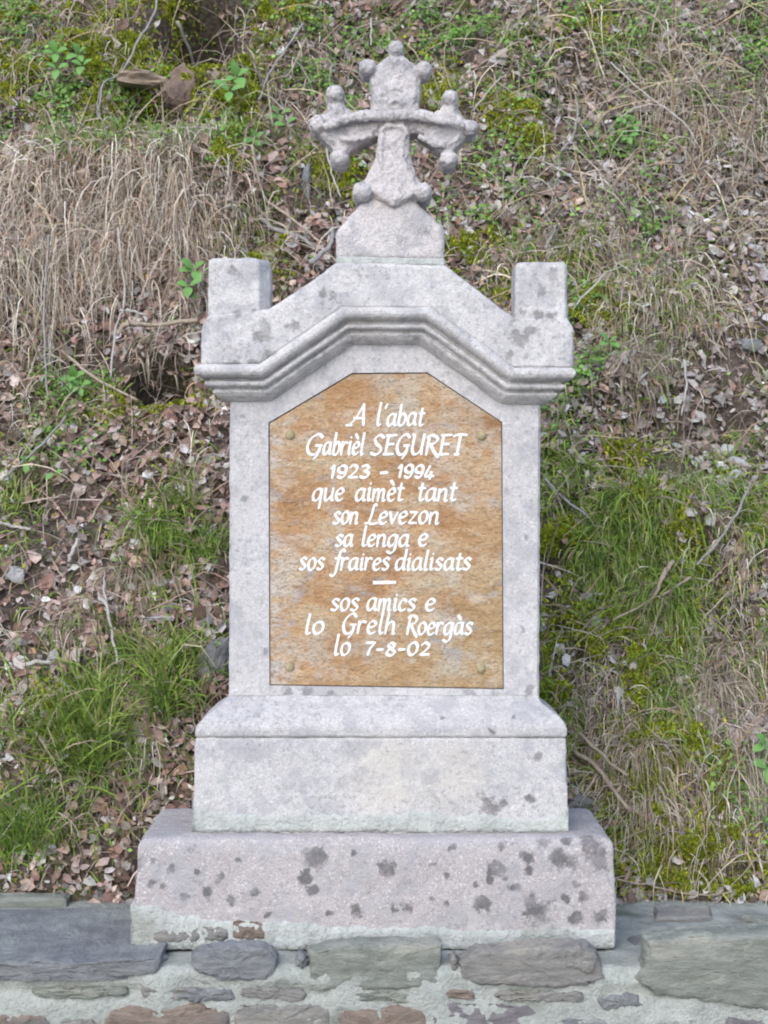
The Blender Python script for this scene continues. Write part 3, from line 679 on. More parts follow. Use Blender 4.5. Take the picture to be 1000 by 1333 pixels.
# little rubble pieces bedded in that mortar
for i, poly in enumerate(([(198, 1222), (202, 1212), (220, 1209), (240, 1213), (248, 1219), (240, 1225), (210, 1226)], [(244, 1216), (262, 1204), (290, 1206), (300, 1214), (298, 1224), (262, 1226), (248, 1223)], [(300, 1201), (322, 1197), (345, 1200), (349, 1210), (346, 1222), (320, 1224), (302, 1220)])):
    stone(poly, -.003, .03, SM['brown' if i != 2 else 'rust'], .005, seed=60 + i, name='rubble_stone', parent=mon, n=14)

# shaft with the recess for the plaque
plq = [(351, 551), (459, 487), (556, 486), (653, 550), (655, 896), (352, 891)]
cx, cy = 503, 700
rec = [(351 - 1.6, 551 - .8), (459 - .4, 487 - 1.6), (556 + .4, 486 - 1.4), (653 + 1, 550 - .6), (655 + 1, 896 + 1.3), (352 - 1.2, 891 + 1.3)]
bm = bmesh.new()
outer = []
OL = [(298, 905), (299, 500), (343, 470), (450, 400), (560, 400), (665, 470), (704, 505), (702, 905)]
rr = random.Random(3)
for i in range(len(OL)):
    a = P(*OL[i], ysh); b_ = P(*OL[(i + 1) % len(OL)], ysh); k = max(1, int((b_ - a).length / .012))
    for j in range(k): outer.append(a.lerp(b_, j / k) + Vector((rr.uniform(-.0009, .0009), 0, 0)))
inner = [P(a, b_, ysh) for a, b_ in rec]
edge = .005
cen = sum(outer, Vector()) / len(outer)
fo = [bm.verts.new(p + Vector((edge if p.x < -.3 else (-edge if p.x > .3 else 0), 0, 0)) + Vector((0, rr.uniform(0, .0006), 0))) for p in outer]
so_ = [bm.verts.new(p + Vector((0, edge + rr.uniform(0, .002), 0))) for p in outer]
bo = [bm.verts.new((p.x, yshb, p.z)) for p in outer]
fi = [bm.verts.new(p) for p in inner]; di = [bm.verts.new(p + Vector((0, .016, 0))) for p in inner]
E = []
for L in (fo, fi):
    for i in range(len(L)): E.append(bm.edges.new((L[i], L[(i + 1) % len(L)])))
bmesh.ops.triangle_fill(bm, edges=E, use_beauty=True)
for A, B in ((fo, so_), (so_, bo), (fi, di)):
    for i in range(len(A)): bm.faces.new((A[i], A[(i + 1) % len(A)], B[(i + 1) % len(A)], B[i]))
bm.faces.new(di); bm.faces.new(bo)
frombm('shaft', bm, st_shaft, mon)

# the plaque of riven sandstone
pm, nt, b = newmat('plaque_stone', .75)
tc = nt.nodes.new('ShaderNodeTexCoord').outputs['Object']
mp = nt.nodes.new('ShaderNodeMapping'); mp.inputs['Scale'].default_value = (1, 1, 1.7); mp.inputs['Rotation'].default_value = (0, math.radians(-22), 0)
nt.links.new(tc, mp.inputs[0]); v = mp.outputs[0]
nb = noise(nt, v, 7, 6, .68, .35); nn2 = noise(nt, v, 34, 6, .72, .5); ng = noise(nt, tc, 5.5, 5, .65, .3); nf = noise(nt, v, 150, 3, .7)
c = ramp(nt, nb, [(.30, (.31, .17, .085)), (.45, (.46, .26, .125)), (.55, (.52, .34, .19)), (.68, (.52, .42, .29))])
c = mixc(nt, math_(nt, 'MULTIPLY', smooth01(nt, nn2, .50, .68), .6), c, (.58, .45, .30))
sep = nt.nodes.new('ShaderNodeSeparateXYZ'); nt.links.new(tc, sep.inputs[0])
lowr = math_(nt, 'MULTIPLY', smooth01(nt, math_(nt, 'SUBTRACT', sep.outputs[0], sep.outputs[2]), -.75, -.35), .55)
c = mixc(nt, lowr, c, (.40, .30, .16))
gy_ = math_(nt, 'ADD', ng, math_(nt, 'MULTIPLY', smooth01(nt, math_(nt, 'ADD', math_(nt, 'MULTIPLY', sep.outputs[0], .7), sep.outputs[2]), 1.02, 1.25), .13))
c = mixc(nt, math_(nt, 'MULTIPLY', smooth01(nt, gy_, .52, .66), .62), c, (.52, .47, .39))
c = mixc(nt, math_(nt, 'MULTIPLY', smooth01(nt, noise(nt, v, 12, 4, .6, .6), .60, .68), .55), c, (.36, .36, .37))
lft = math_(nt, 'MULTIPLY', smooth01(nt, sep.outputs[0], -.17, -.235), smooth01(nt, noise(nt, v, 22, 6, .7), .44, .58))
c = mixc(nt, math_(nt, 'MULTIPLY', lft, .7), c, (.55, .50, .45))
c = mixc(nt, math_(nt, 'MULTIPLY', smooth01(nt, noise(nt, v, 11, 7, .72, .5), .50, .66), .5), c, (.62, .55, .47))
c = mixc(nt, math_(nt, 'MULTIPLY', smooth01(nt, nf, .48, .66), .6), c, (.22, .12, .055))
nt.links.new(c, b.inputs['Base Color'])
bb = nt.nodes.new('ShaderNodeBump'); bb.inputs['Strength'].default_value = 1.0; bb.inputs['Distance'].default_value = .011
nt.links.new(math_(nt, 'ADD', nb, math_(nt, 'MULTIPLY', nn2, .9)), bb.inputs['Height']); nt.links.new(bb.outputs[0], b.inputs['Normal'])
ypl = ysh + .003
bm = bmesh.new(); extr(bm, plq, ypl, ypl + .011, 0.0012)
plaque = frombm('plaque', bm, pm, mon); plaque['label'] = 'orange brown riven stone plaque with white lettering'
scr_m = simple_mat('screw_head', (.30, .24, .13), (.40, .34, .21), 80, .6, .3)
for px, py in ((378, 566), (627, 567), (377, 868), (626, 870)):
    bm = bmesh.new(); c0 = P(px, py, ypl - .001)
    bmesh.ops.create_uvsphere(bm, u_segments=14, v_segments=8, radius=.0105, matrix=Matrix.Translation(c0) @ Matrix.Diagonal((1, .55, 1, 1)))
    frombm('screw_cap', bm, scr_m, plaque, smooth=True)

# hand drawn lettering: strokes of a broad pen
O_ = [(.36, 1.0), (.14, .82), (.08, .42), (.2, .06), (.42, .04), (.62, .3), (.66, .7), (.52, .96), (.36, 1.0)]
BOWL = [(.66, .88), (.44, 1.0), (.16, .82), (.06, .42), (.16, .06), (.38, .06), (.6, .42), (.66, .8)]
E_ = [(.1, .5), (.42, .56), (.58, .76), (.42, 1.0), (.16, .84), (.06, .42), (.2, .05), (.42, .03), (.6, .18)]
GL = {
 'a': (.92, [BOWL, [(.68, 1.0), (.65, .4), (.7, .06), (.84, .08)]]),
 'b': (.82, [[(.16, 1.7), (.13, .9), (.1, .1)], [(.12, .6), (.38, .98), (.62, .8), (.62, .35), (.4, .02), (.1, .06)]]),
 'c': (.74, [[(.6, .82), (.4, 1), (.14, .78), (.06, .36), (.24, .03), (.58, .14)]]),
 'd': (.9, [BOWL, [(.74, 1.75), (.68, .5), (.7, .06), (.82, .08)]]),
 'e': (.76, [E_]), 'è': (.76, [E_, [(.16, 1.62), (.42, 1.26)]]),
 'f': (.66, [[(.84, 1.55), (.64, 1.72), (.46, 1.4), (.36, .5), (.28, -.2), (.1, -.52), (-.14, -.42)], [(.1, .95), (.66, 1.0)]]),
 'g': (.9, [BOWL, [(.72, 1), (.68, .3), (.62, -.35), (.36, -.6), (.05, -.45)]]),
 'h': (.84, [[(.16, 1.7), (.08, 0)], [(.1, .55), (.36, .97), (.58, .85), (.6, .4), (.62, .02), (.74, .06)]]),
 'i': (.44, [[(.04, .9), (.16, 1.0), (.13, .3), (.2, .02), (.34, .1)], [(.17, 1.32), (.20, 1.38)]]),
 'l': (.46, [[(.2, 1.7), (.13, .4), (.2, .02), (.38, .1)]]),
 'm': (1.18, [[(.08, 1), (.06, 0)], [(.08, .6), (.28, .97), (.46, .85), (.46, 0)], [(.48, .6), (.68, .97), (.86, .85), (.86, .1), (.98, .05), (1.06, .1)]]),
 'n': (.86, [[(.08, 1), (.06, 0)], [(.08, .6), (.3, .97), (.56, .85), (.56, .12), (.66, .03), (.76, .1)]]),
 'o': (.82, [O_]),
 'q': (.9, [BOWL, [(.7, 1), (.66, -.1), (.62, -.62)]]),
 'r': (.66, [[(.08, 1), (.06, 0)], [(.08, .6), (.28, .95), (.54, .92)]]),
 's': (.72, [[(.58, .88), (.34, 1), (.12, .8), (.32, .54), (.54, .3), (.36, .02), (.05, .1)]]),
 't': (.6, [[(.26, 1.42), (.2, .3), (.28, .03), (.5, .12)], [(.02, 1), (.52, 1.02)]]),
 'u': (.86, [[(.08, 1), (.08, .25), (.25, .03), (.58, .5)], [(.64, 1), (.6, .12), (.76, .08)]]),
 'v': (.74, [[(.06, 1), (.28, .02)], [(.28, .02), (.62, 1)]]),
 'z': (.76, [[(.08, .95), (.6, .95)], [(.6, .95), (.06, .06)], [(.06, .06), (.64, .06)]]),
 "'": (.42, [[(.2, 1.62), (.1, 1.3)]]),
 'A': (.98, [[(.04, .02), (.32, .6), (.62, 1.62)], [(.62, 1.66), (.68, .8), (.74, 0)], [(.22, .56), (.76, .56)], [(-.12, .02), (.16, .02)]]),
 'G': (1.04, [[(.86, 1.36), (.62, 1.62), (.24, 1.34), (.05, .7), (.2, .1), (.5, .03), (.72, .3)], [(.52, .72), (.9, .74)], [(.78, .72), (.72, .1), (.5, -.32)]]),
 'S': (.92, [[(.82, 1.42), (.54, 1.64), (.22, 1.36), (.32, .95), (.64, .62), (.68, .25), (.38, .0), (.02, .14)]]),
 'E': (.86, [[(.22, 1.6), (.14, .0)], [(.06, 1.56), (.78, 1.62)], [(.18, .84), (.64, .88)], [(.02, .02), (.72, .06)]]),
 'U': (.98, [[(.0, 1.58), (.16, 1.6)], [(.16, 1.6), (.1, .5), (.26, .04), (.56, .14), (.78, .6)], [(.84, 1.62), (.76, .5), (.78, 0)]]),
 'R': (1.0, [[(.22, 1.6), (.14, 0)], [(.04, 1.46), (.42, 1.66), (.8, 1.38), (.64, 1.0), (.2, .84)], [(.38, .84), (.66, .3), (1.0, -.2)]]),
 'T': (.94, [[(.06, 1.48), (.4, 1.62), (1.0, 1.6)], [(.54, 1.6), (.46, 0)], [(.3, 0), (.62, .02)]]),
 'L': (.9, [[(.62, 1.62), (.42, 1.6), (.32, .8), (.16, .08)], [(-.1, .04), (.16, .1), (.46, .0), (.84, .1)]]),
 '1': (.5, [[(.08, .78), (.28, 1.02), (.24, 0)]]),
 '9': (.78, [[(.62, .9), (.38, 1.02), (.12, .8), (.16, .5), (.42, .42), (.62, .62), (.64, .9)], [(.64, .9), (.6, .3), (.4, .02), (.1, .1)]]),
 '2': (.8, [[(.1, .8), (.3, 1.02), (.58, .86), (.5, .5), (.08, .04)], [(.08, .04), (.68, .06)]]),
 '3': (.76, [[(.12, .92), (.4, 1.02), (.58, .8), (.3, .55)], [(.3, .55), (.6, .42), (.54, .1), (.3, .0), (.06, .1)]]),
 '4': (.84, [[(.34, 1.0), (.1, .3), (.1, .12)], [(.06, .12), (.72, .16)], [(.5, .5), (.44, -.1)]]),
 '7': (.74, [[(.06, .96), (.64, .98)], [(.64, .98), (.36, .5), (.24, 0)]]),
 '8': (.8, [[(.56, .86), (.36, 1.02), (.16, .82), (.34, .56), (.62, .3), (.42, .0), (.12, .14), (.2, .44), (.5, .64), (.58, .86)]]),
 '0': (.82, [O_]),
 '-': (.66, [[(.08, .44), (.5, .47)]]),
}
GL['à'] = (GL['a'][0], GL['a'][1] + [[(.2, 1.6), (.46, 1.24)]])
def catmull(p, k=5):
    if len(p) < 3: return [Vector(p[0]).lerp(Vector(p[-1]), i / 3) for i in range(4)]
    q = [Vector(a) for a in p]; q = [q[0] * 2 - q[1]] + q + [q[-1] * 2 - q[-2]]; out = []
    for i in range(1, len(q) - 2):
        for j in range(k):
            t = j / k; a, b_, c, d = q[i - 1:i + 3]
            out.append(.5 * ((2 * b_) + (c - a) * t + (2 * a - 5 * b_ + 4 * c - d) * t * t + (3 * b_ - a - 3 * c + d) * t ** 3))
    out.append(q[-2]); return out
wm, nt, b = newmat('white_letter_paint', .6)
tc = nt.nodes.new('ShaderNodeTexCoord').outputs['Object']
nt.links.new(ramp(nt, noise(nt, tc, 160, 4, .7), [(.32, (.50, .47, .42)), (.42, (.70, .69, .67)), (.6, (.80, .80, .79))]), b.inputs['Base Color'])
lr = random.Random(9)
def word(txt, x0, x1, base, xh, wscale=1.0, slant=.14, dig=1.0):
    tot = sum(GL[c][0] for c in txt) - .1
    sx = (x1 - x0) / tot; x = x0; yl = ypl - .0007
    for ch in txt:
        wd, strokes = GL[ch]; bm = bmesh.new(); jy = lr.uniform(-.4, .4); js = lr.uniform(.97, 1.03)
        for si, st in enumerate(strokes):
            pts = catmull(st); q = []
            for p in pts: q.append(Vector((x + p.x * sx + (p.y - .5) * slant * xh, base + jy - p.y * xh * js)))
            # lengthen both ends a little, as a pen would
            n = len(q); vs = []
            for i in range(n):
                ty = yl - .0002 * si - .00003 * i
                t = (q[min(i + 1, n - 1)] - q[max(i - 1, 0)]); t = t.normalized() if t.length > 1e-6 else Vector((1, 0))
                nib = abs(t.x * math.sin(math.radians(40)) + t.y * math.cos(math.radians(40)))
                wdt = (.82 + 1.15 * nib) * wscale; pp = q[i]
                if i == 0: pp = pp - t * .8
                if i == n - 1: pp = pp + t * .8; wdt *= .75
                nr = Vector((-t.y, t.x)) * wdt
                vs.append((bm.verts.new(P(pp.x + nr.x, pp.y + nr.y, ty)), bm.verts.new(P(pp.x - nr.x, pp.y - nr.y, ty)),
                           bm.verts.new(P(pp.x + nr.x * 1.15, pp.y + nr.y * 1.15, ypl + .0008)), bm.verts.new(P(pp.x - nr.x * 1.15, pp.y - nr.y * 1.15, ypl + .0008))))
            for (a, b1, c1, d1), (e, f, g, h_) in zip(vs[:-1], vs[1:]):
                bm.faces.new((a, b1, f, e)); bm.faces.new((a, e, g, c1)); bm.faces.new((b1, d1, h_, f))
        frombm('letter', bm, wm, plaque)
        x += wd * sx
word('A', 455, 478, 554, 17); word("l'", 490, 504, 554, 17); word('abat', 504, 552, 554, 16)
word('G', 399, 420, 592, 17, 1.1); word('abrièl', 421, 474, 592, 16.5); word('SEGURET', 483, 603, 592, 16, 1.1)
word('1923', 429, 481, 622, 16, 1.1); word('-', 494, 506, 623, 16, 1.2); word('1994', 517, 566, 622, 16, 1.1)
word('que', 407, 448, 652, 16); word('aimèt', 463, 525, 652, 16); word('tant', 544, 594, 652, 16)
word('son', 434, 467, 682, 15.5); word('Levezon', 478, 572, 682, 15.5)
word('sa', 437, 460, 711, 15); word('lenga', 471, 533, 711, 15); word('e', 545, 557, 711, 15)
word('sos', 390, 422, 742, 15.5); word('fraires', 434, 507, 742, 15.5); word('dialisats', 515, 613, 742, 15.5)
word('-', 481, 519, 766, 17, 1.4)
word('sos', 431, 467, 795, 15.5); word('amics', 478, 541, 795, 15.5); word('e', 554, 567, 795, 15)
word('lo', 397, 422, 825, 15.5, 1.05); word('Grelh', 446, 515, 825, 16); word('Roergàs', 529, 615, 826, 15.5)
word('lo', 435, 456, 853, 15.5); word('7-8-02', 475, 560, 853, 16, 1.1)

# pediment with its stepped fascia and two stub pillars
yf_ = ysh - .058
FAS = [(262, 474.5), (262, 429), (264, 423), (271, 410), (350, 402), (385, 379), (412, 361), (430, 347), (438, 341), (579, 345), (590, 353), (625, 380), (650, 399), (672, 414), (739, 413), (746, 424), (748, 431), (746, 478.5), (668, 478.5), (561, 401), (445, 401), (338, 474.5)]
bm = bmesh.new(); extr(bm, FAS, yf_, .37, .004)
remesh(frombm('pediment', bm, st_ped, mon), .0036, .005, .05, 1, noise2=.003, nsize2=.018)
for (l, r_, t_, bo_, cl_, cr_) in ((271, 350, 335, 412, 2, 14), (671, 739, 340, 418, 3, 4)):
    bm = bmesh.new(); y0, y1 = yf_ + .004, yf_ + .115
    L = []
    for py, ins in ((bo_, -1), (t_ + 6, 0), (t_ + 2, 1.5), (t_, 6)):
        z = PZ(py, y0); a, b_ = PX(l + ins, y0), PX(r_ - ins, y0); c1_, c2_ = cl_ * S, cr_ * S; di_ = max(ins, 0) * S
        L.append([Vector((a, y0 + c1_ + di_, z)), Vector((a + c1_, y0 + di_, z)), Vector((b_ - c2_, y0 + di_, z)), Vector((b_, y0 + c2_ * 1.6 + di_, z)), Vector((b_, y1 - di_, z)), Vector((a, y1 - di_, z))])
    exloop(bm, L)
    remesh(frombm('corner_pillar', bm, st_ped, mon), .0032, .004, .04, 2, noise2=.003, nsize2=.018)

# moulded cornice swept along the stepped line
prof = [(-3, 24), (1, 26), (2, 33), (3.5, 38), (7, 42), (12, 42.5), (16, 40), (19, 34), (20, 24), (22, 22), (23, 27), (25, 30), (28, 30), (30.5, 27), (31.5, 18), (33.5, 17), (35, 21), (38, 20), (42, 15), (45, 9), (47, 4), (47.8, 1), (47.8, -8)]
path = [(299, 474.5), (338, 474.5), (445, 401), (561, 401), (668, 478.5), (703, 478.5)]
tp = [Vector((a, -b_)) for a, b_ in path]
tang = [(tp[i + 1] - tp[i]).normalized() for i in range(5)]
nor = [Vector((t.y, -t.x)) for t in tang]     # pointing down
loops = []
# back left, front left
def pt(px, py, outx, outy):   # offset outwards from the shaft face
    return Vector((PX(px, ysh), ysh - outy * S, PZ(py, ysh))) + Vector((outx * S, 0, 0))
yback = .335
rowL0 = []; rowL1 = []; rowR0 = []; rowR1 = []
for n_, o_ in prof:
    q = pt(298, 474.5 + n_, -o_, o_); rowL1.append(q); rowL0.append(Vector((q.x, yback, q.z)))
    q = pt(704, 478.5 + n_, o_, o_); rowR1.append(q); rowR0.append(Vector((q.x, yback, q.z)))
loops = [rowL0, rowL1]
for i in range(1, 5):
    m = (nor[i - 1] + nor[i]); m = m / m.length; m = m / m.dot(nor[i])
    loops.append([pt(path[i][0] + m.x * n_, path[i][1] - m.y * n_, 0, o_) for n_, o_ in prof])
loops += [rowR1, rowR0]
bm = bmesh.new(); rows = []
for L in loops: rows.append([bm.verts.new(p) for p in L] )
# inner side closing (inside the shaft)
inn = []
for i, L in enumerate(loops):
    a, b_ = L[0].copy(), L[-1].copy()
    for q in (a, b_):
        q.y = yback if i in (0, len(loops) - 1) else ysh + .03
        q.x = max(min(q.x, PX(690, ysh)), PX(310, ysh))
    inn.append((bm.verts.new(b_), bm.verts.new(a)))
full = [r_ + list(k) for r_, k in zip(rows, inn)]
n = len(full[0])
for A, B in zip(full[:-1], full[1:]):
    for i in range(n): bm.faces.new((A[i], A[(i + 1) % n], B[(i + 1) % n], B[i]))
bm.faces.new(full[0][::-1]); bm.faces.new(full[-1])
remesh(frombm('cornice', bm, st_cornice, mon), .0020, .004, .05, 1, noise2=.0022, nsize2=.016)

# pedestal of the cross, on a bed of mortar
bm = bmesh.new(); extr(bm, [(437, 333), (580, 336), (580, 346), (437, 344)], .080, .27, .002)
remesh(frombm('mortar_joint', bm, mort_m, mon), .004, .004, .03, 1)
bm = bmesh.new(); extr(bm, [(438, 337), (438, 301), (470, 264), (486, 255), (536, 256), (553, 272), (579, 298), (578, 339)], .088, .26, .008)
remesh(frombm('cross_pedestal', bm, st_cross, mon), .0038, .006, .04, 1, noise2=.004, nsize2=.015)

# the cross: three knobs on every arm
def zc(p): return (380 + p[0] / 3.7037, 30 + p[1] / 3.7037)
def knob(bm, c, r_, y0, y1):
    cx_, cy_ = zc(c); rr_ = r_ / 3.7037; L = []
    for f, dy in ((.25, -.010), (.6, -.0075), (.86, -.002), (1, .006), (1.0, None), (.8, 'e')):
        y = y1 if dy == 'e' else (y1 - .008 if dy is None else y0 + dy)
        L.append([P(cx_, cy_, y0) * 1 + Vector((math.cos(a) * rr_ * f * S, y - y0, math.sin(a) * rr_ * f * S)) for a in [k * math.pi / 8 for k in range(16)]])
    exloop(bm, L)
def tube(bm, pts, rad, y, n=8, close=True):
    L = []
    for i, p in enumerate(pts):
        a = Vector(zc(pts[max(i - 1, 0)])); b_ = Vector(zc(pts[min(i + 1, len(pts) - 1)])); t = (b_ - a).normalized(); nr = Vector((t.y, -t.x))
        r_ = (rad[i] if isinstance(rad, (list, tuple)) else rad) / 3.7037
        c0 = P(*zc(p), y)
        L.append([c0 + Vector((nr.x * math.cos(k * 2 * math.pi / n), 0, -nr.y * math.cos(k * 2 * math.pi / n))) * r_ * S + Vector((0, math.sin(k * 2 * math.pi / n) * r_ * S * .9, 0)) for k in range(n)])
    exloop(bm, L)
def body(bm, pts, y0, y1, ch=.008): extr(bm, [zc(p) for p in pts], y0, y1, ch)
bm = bmesh.new()
YC = .085; YE = .185
body(bm, [(325, 775), (365, 725), (396, 665), (412, 600), (422, 520), (432, 430), (570, 430), (570, 560), (568, 620), (585, 690), (610, 750), (640, 800), (636, 850), (560, 868), (490, 896), (430, 868), (370, 840), (330, 850)], YC - .004, YE, .014)
tube(bm, [(400, 800), (450, 835), (492, 850), (540, 832), (590, 800)], [22, 34, 40, 34, 22], YC - .002)
for c_, r0 in (((338, 808), 46), ((632, 808), 44)): knob(bm, c_, r0, YC - .016, YE)
body(bm, [(380, 450), (384, 330), (378, 262), (396, 215), (430, 178), (470, 148), (532, 148), (572, 180), (604, 212), (622, 250), (618, 330), (610, 450)], YC, YE - .02, .012)
for c_, r0 in (((502, 120), 37), ((366, 210), 42), ((634, 222), 41)): knob(bm, c_, r0, YC + .004, YE - .03)
body(bm, [(440, 425), (340, 432), (290, 425), (262, 402), (240, 365), (182, 365), (168, 420), (118, 450), (118, 520), (165, 570), (205, 612), (265, 618), (320, 580), (385, 552), (440, 520)], YC + .004, YE - .01, .012)
for c_, r0 in (((207, 336), 43), ((126, 482), 43), ((230, 640), 46)): knob(bm, c_, r0, YC, YE - .01)
body(bm, [(560, 425), (680, 430), (714, 412), (735, 375), (790, 375), (808, 430), (850, 462), (850, 532), (812, 580), (775, 612), (745, 625), (705, 606), (650, 560), (600, 525), (560, 520)], YC + .004, YE - .01, .012)
for c_, r0 in (((765, 358), 41), ((860, 500), 40), ((757, 652), 42)): knob(bm, c_, r0, YC, YE - .01)
# raised rib arching across the arms and the fillets below it
tube(bm, [(150, 500), (200, 482), (260, 460), (340, 448), (450, 443), (560, 440), (650, 450), (740, 470), (830, 492)], [14, 24, 27, 27, 27, 27, 27, 24, 14], YC - .012)
tube(bm, [(432, 700), (428, 600), (436, 510), (470, 497), (530, 500), (560, 540)], [8, 14, 16, 16, 16, 12], YC - .004)
tube(bm, [(230, 560), (300, 560), (390, 540)], [14, 24, 14], YC + .002)
tube(bm, [(610, 545), (680, 575), (740, 590)], [14, 22, 14], YC + .002)
tube(bm, [(470, 395), (490, 372), (512, 372), (530, 395)], 12, YC)
cross = frombm('cross', bm, st_cross, mon); remesh(cross, .0028, .008, .022, 1, noise2=.007, nsize2=.009)
cross['label'] = 'stone cross with three round knobs on every arm'

# ------------------------------------------------------------------ single stones, sticks and plants on the bank
rock_m = {'pale': simple_mat('rock_pale', (.36, .35, .345), (.48, .47, .455), 20, .9, .8, c3=(.33, .32, .31)),
          'tan': simple_mat('rock_tan', (.32, .24, .17), (.42, .34, .26), 20, .9, .8, c3=(.25, .19, .14)),
          'grey': simple_mat('rock_grey', (.17, .17, .18), (.25, .25, .25), 20, .9, .8, c3=(.14, .15, .11)),
          'red': simple_mat('rock_red', (.22, .155, .12), (.34, .25, .20), 24, .9, 1.0, c3=(.12, .09, .07), dist=.01)}
def rock(px, py, rx, ry, m, label, flat=.5, rot=0, seed=0, lift=.0):
    r = random.Random(seed + int(px)); bm = bmesh.new(); bmesh.ops.create_icosphere(bm, subdivisions=3 if max(rx, ry) > 14 else 2, radius=1)
    o0 = Vector((r.uniform(0, 50), r.uniform(0, 50), r.uniform(0, 50)))
    from mathutils import noise as mn
    cuts = [(Vector((r.gauss(0, 1), r.gauss(0, 1), r.gauss(0, 1))).normalized(), r.uniform(.5, .8)) for _ in range(6)]
    for v in bm.verts:
        p = v.co.copy()
        for d_, k in cuts:
            if p.dot(d_) > k: p -= d_ * (p.dot(d_) - k)
        v.co = p * (1 + .30 * mn.noise(p * 1.6 + o0) + .16 * mn.noise(p * 4.5 + o0) + .08 * mn.noise(p * 11 + o0))
    sc = S * 1.15; lift = lift * .4
    M = Matrix.Rotation(math.radians(rot), 4, 'Y') @ Matrix.Diagonal((rx * sc * 1.2, max(rx, ry) * sc * flat * 1.2, ry * sc * 1.2, 1))
    bmesh.ops.transform(bm, matrix=M, verts=bm.verts)
    me = bpy.data.meshes.new('rock'); bm.to_mesh(me); bm.free()
    o = link('rock', me, rock_m[m]); o.location = bp(px, py, lift); tag(o, label, 'rock', 'loose stones on the bank'); return o
rock(186, 129, 46, 13, 'tan', 'long flat brown stone jutting from the bank over a dark hollow', .9, -2, lift=.16)
rock(236, 138, 24, 34, 'red', 'reddish broken rock face beside the flat jutting stone', .6, 14, lift=.04)
rock(218, 93, 12, 6, 'tan', 'small buff stone just above the flat jutting stone', .7, lift=.01)
rock(43, 163, 12, 10, 'tan', 'round tan stone beside a white chip at upper left', .8, lift=.02)
rock(61, 171, 8, 6, 'pale', 'white stone chip beside the round tan stone', .6, 20, lift=.02)
rock(20, 752, 15, 11, 'pale', 'white flat stone at the left edge of the bank among leaves', .5, 35, lift=.02)
rock(211, 767, 19, 6, 'pale', 'long pale stone below the green tuft left of the shaft', .6, -5, lift=.02)
rock(212, 815, 18, 5, 'pale', 'thin pale stone lying under the long pale stone', .6, 0, lift=.02)
rock(278, 882, 20, 38, 'grey', 'dark grey slab leaning behind the foot of the shaft', .4, 28, lift=.01)
rock(268, 822, 13, 9, 'grey', 'green grey stone left of the shaft above the dark slab', .5, -30, lift=.01)
rock(22, 843, 8, 9, 'pale', 'small white stone low on the left edge', .5, 10, lift=.02)
rock(72, 862, 9, 8, 'pale', 'small squarish white stone among leaves at lower left', .5, 40, lift=.02)
rock(66, 1112, 12, 9, 'pale', 'grey pebble behind the slate slab at lower left', .7, 0, lift=.01)
rock(62, 1095, 15, 8, 'tan', 'brownish flat pebble above the grey pebble', .6, 0, lift=.01)
rock(129, 1168, 6, 7, 'grey', 'small blue grey pebble at the wall edge left of the base', .8, lift=.01)
rock(948, 590, 12, 13, 'pale', 'round pale stone in the upper part of the right stone pile', .7, lift=.03)
rock(956, 612, 18, 9, 'pale', 'flat pale stone under the round pale stone at right', .6, 8, lift=.03)
rock(947, 632, 14, 8, 'pale', 'pale wedge stone in the middle of the right stone pile', .6, -10, lift=.03)
rock(962, 648, 15, 10, 'grey', 'grey stone at the foot of the right stone pile', .6, 15, lift=.02)
rock(932, 645, 11, 9, 'pale', 'dull white stone at the lower left of the right stone pile', .6, 25, lift=.02)
rock(958, 578, 11, 10, 'red', 'rust red stone above the round pale stone at right', .6, 15, lift=.02)
rock(892, 520, 9, 10, 'pale', 'small pale upright stone in the upper right litter', .6, 10, lift=.02)
rock(913, 540, 10, 7, 'pale', 'pale buff stone beside the small upright stone', .6, 30, lift=.02)
rock(976, 455, 18, 13, 'grey', 'mottled grey rock near the right edge', .6, 20, lift=.02)
rock(805, 655, 11, 9, 'pale', 'lone grey white stone right of the shaft', .7, 0, lift=.02)
rock(892, 988, 10, 8, 'pale', 'single white stone in the grass right of the plinth', .6, -10, lift=.02)
rock(756, 1047, 17, 11, 'grey', 'blue grey stone resting behind the right end of the base', .8, 5, lift=.02)
rock(776, 812, 8, 10, 'pale', 'oval whitish stone right of the lower shaft', .6, 15, lift=.02)
rock(645, 100, 14, 8, 'pale', 'pale stone right of the top of the cross', .5, 15, lift=.01)
rock(400, 248, 8, 22, 'grey', 'narrow upright grey stone left of the cross pedestal', .5, 5, lift=.02)
rock(985, 355, 14, 12, 'pale', 'whitish stone half buried at the right edge', .6, 15, lift=.02)
rock(985, 985, 14, 22, 'grey', 'grey rock at the right edge behind drooping straw', .5, 15, lift=.0)

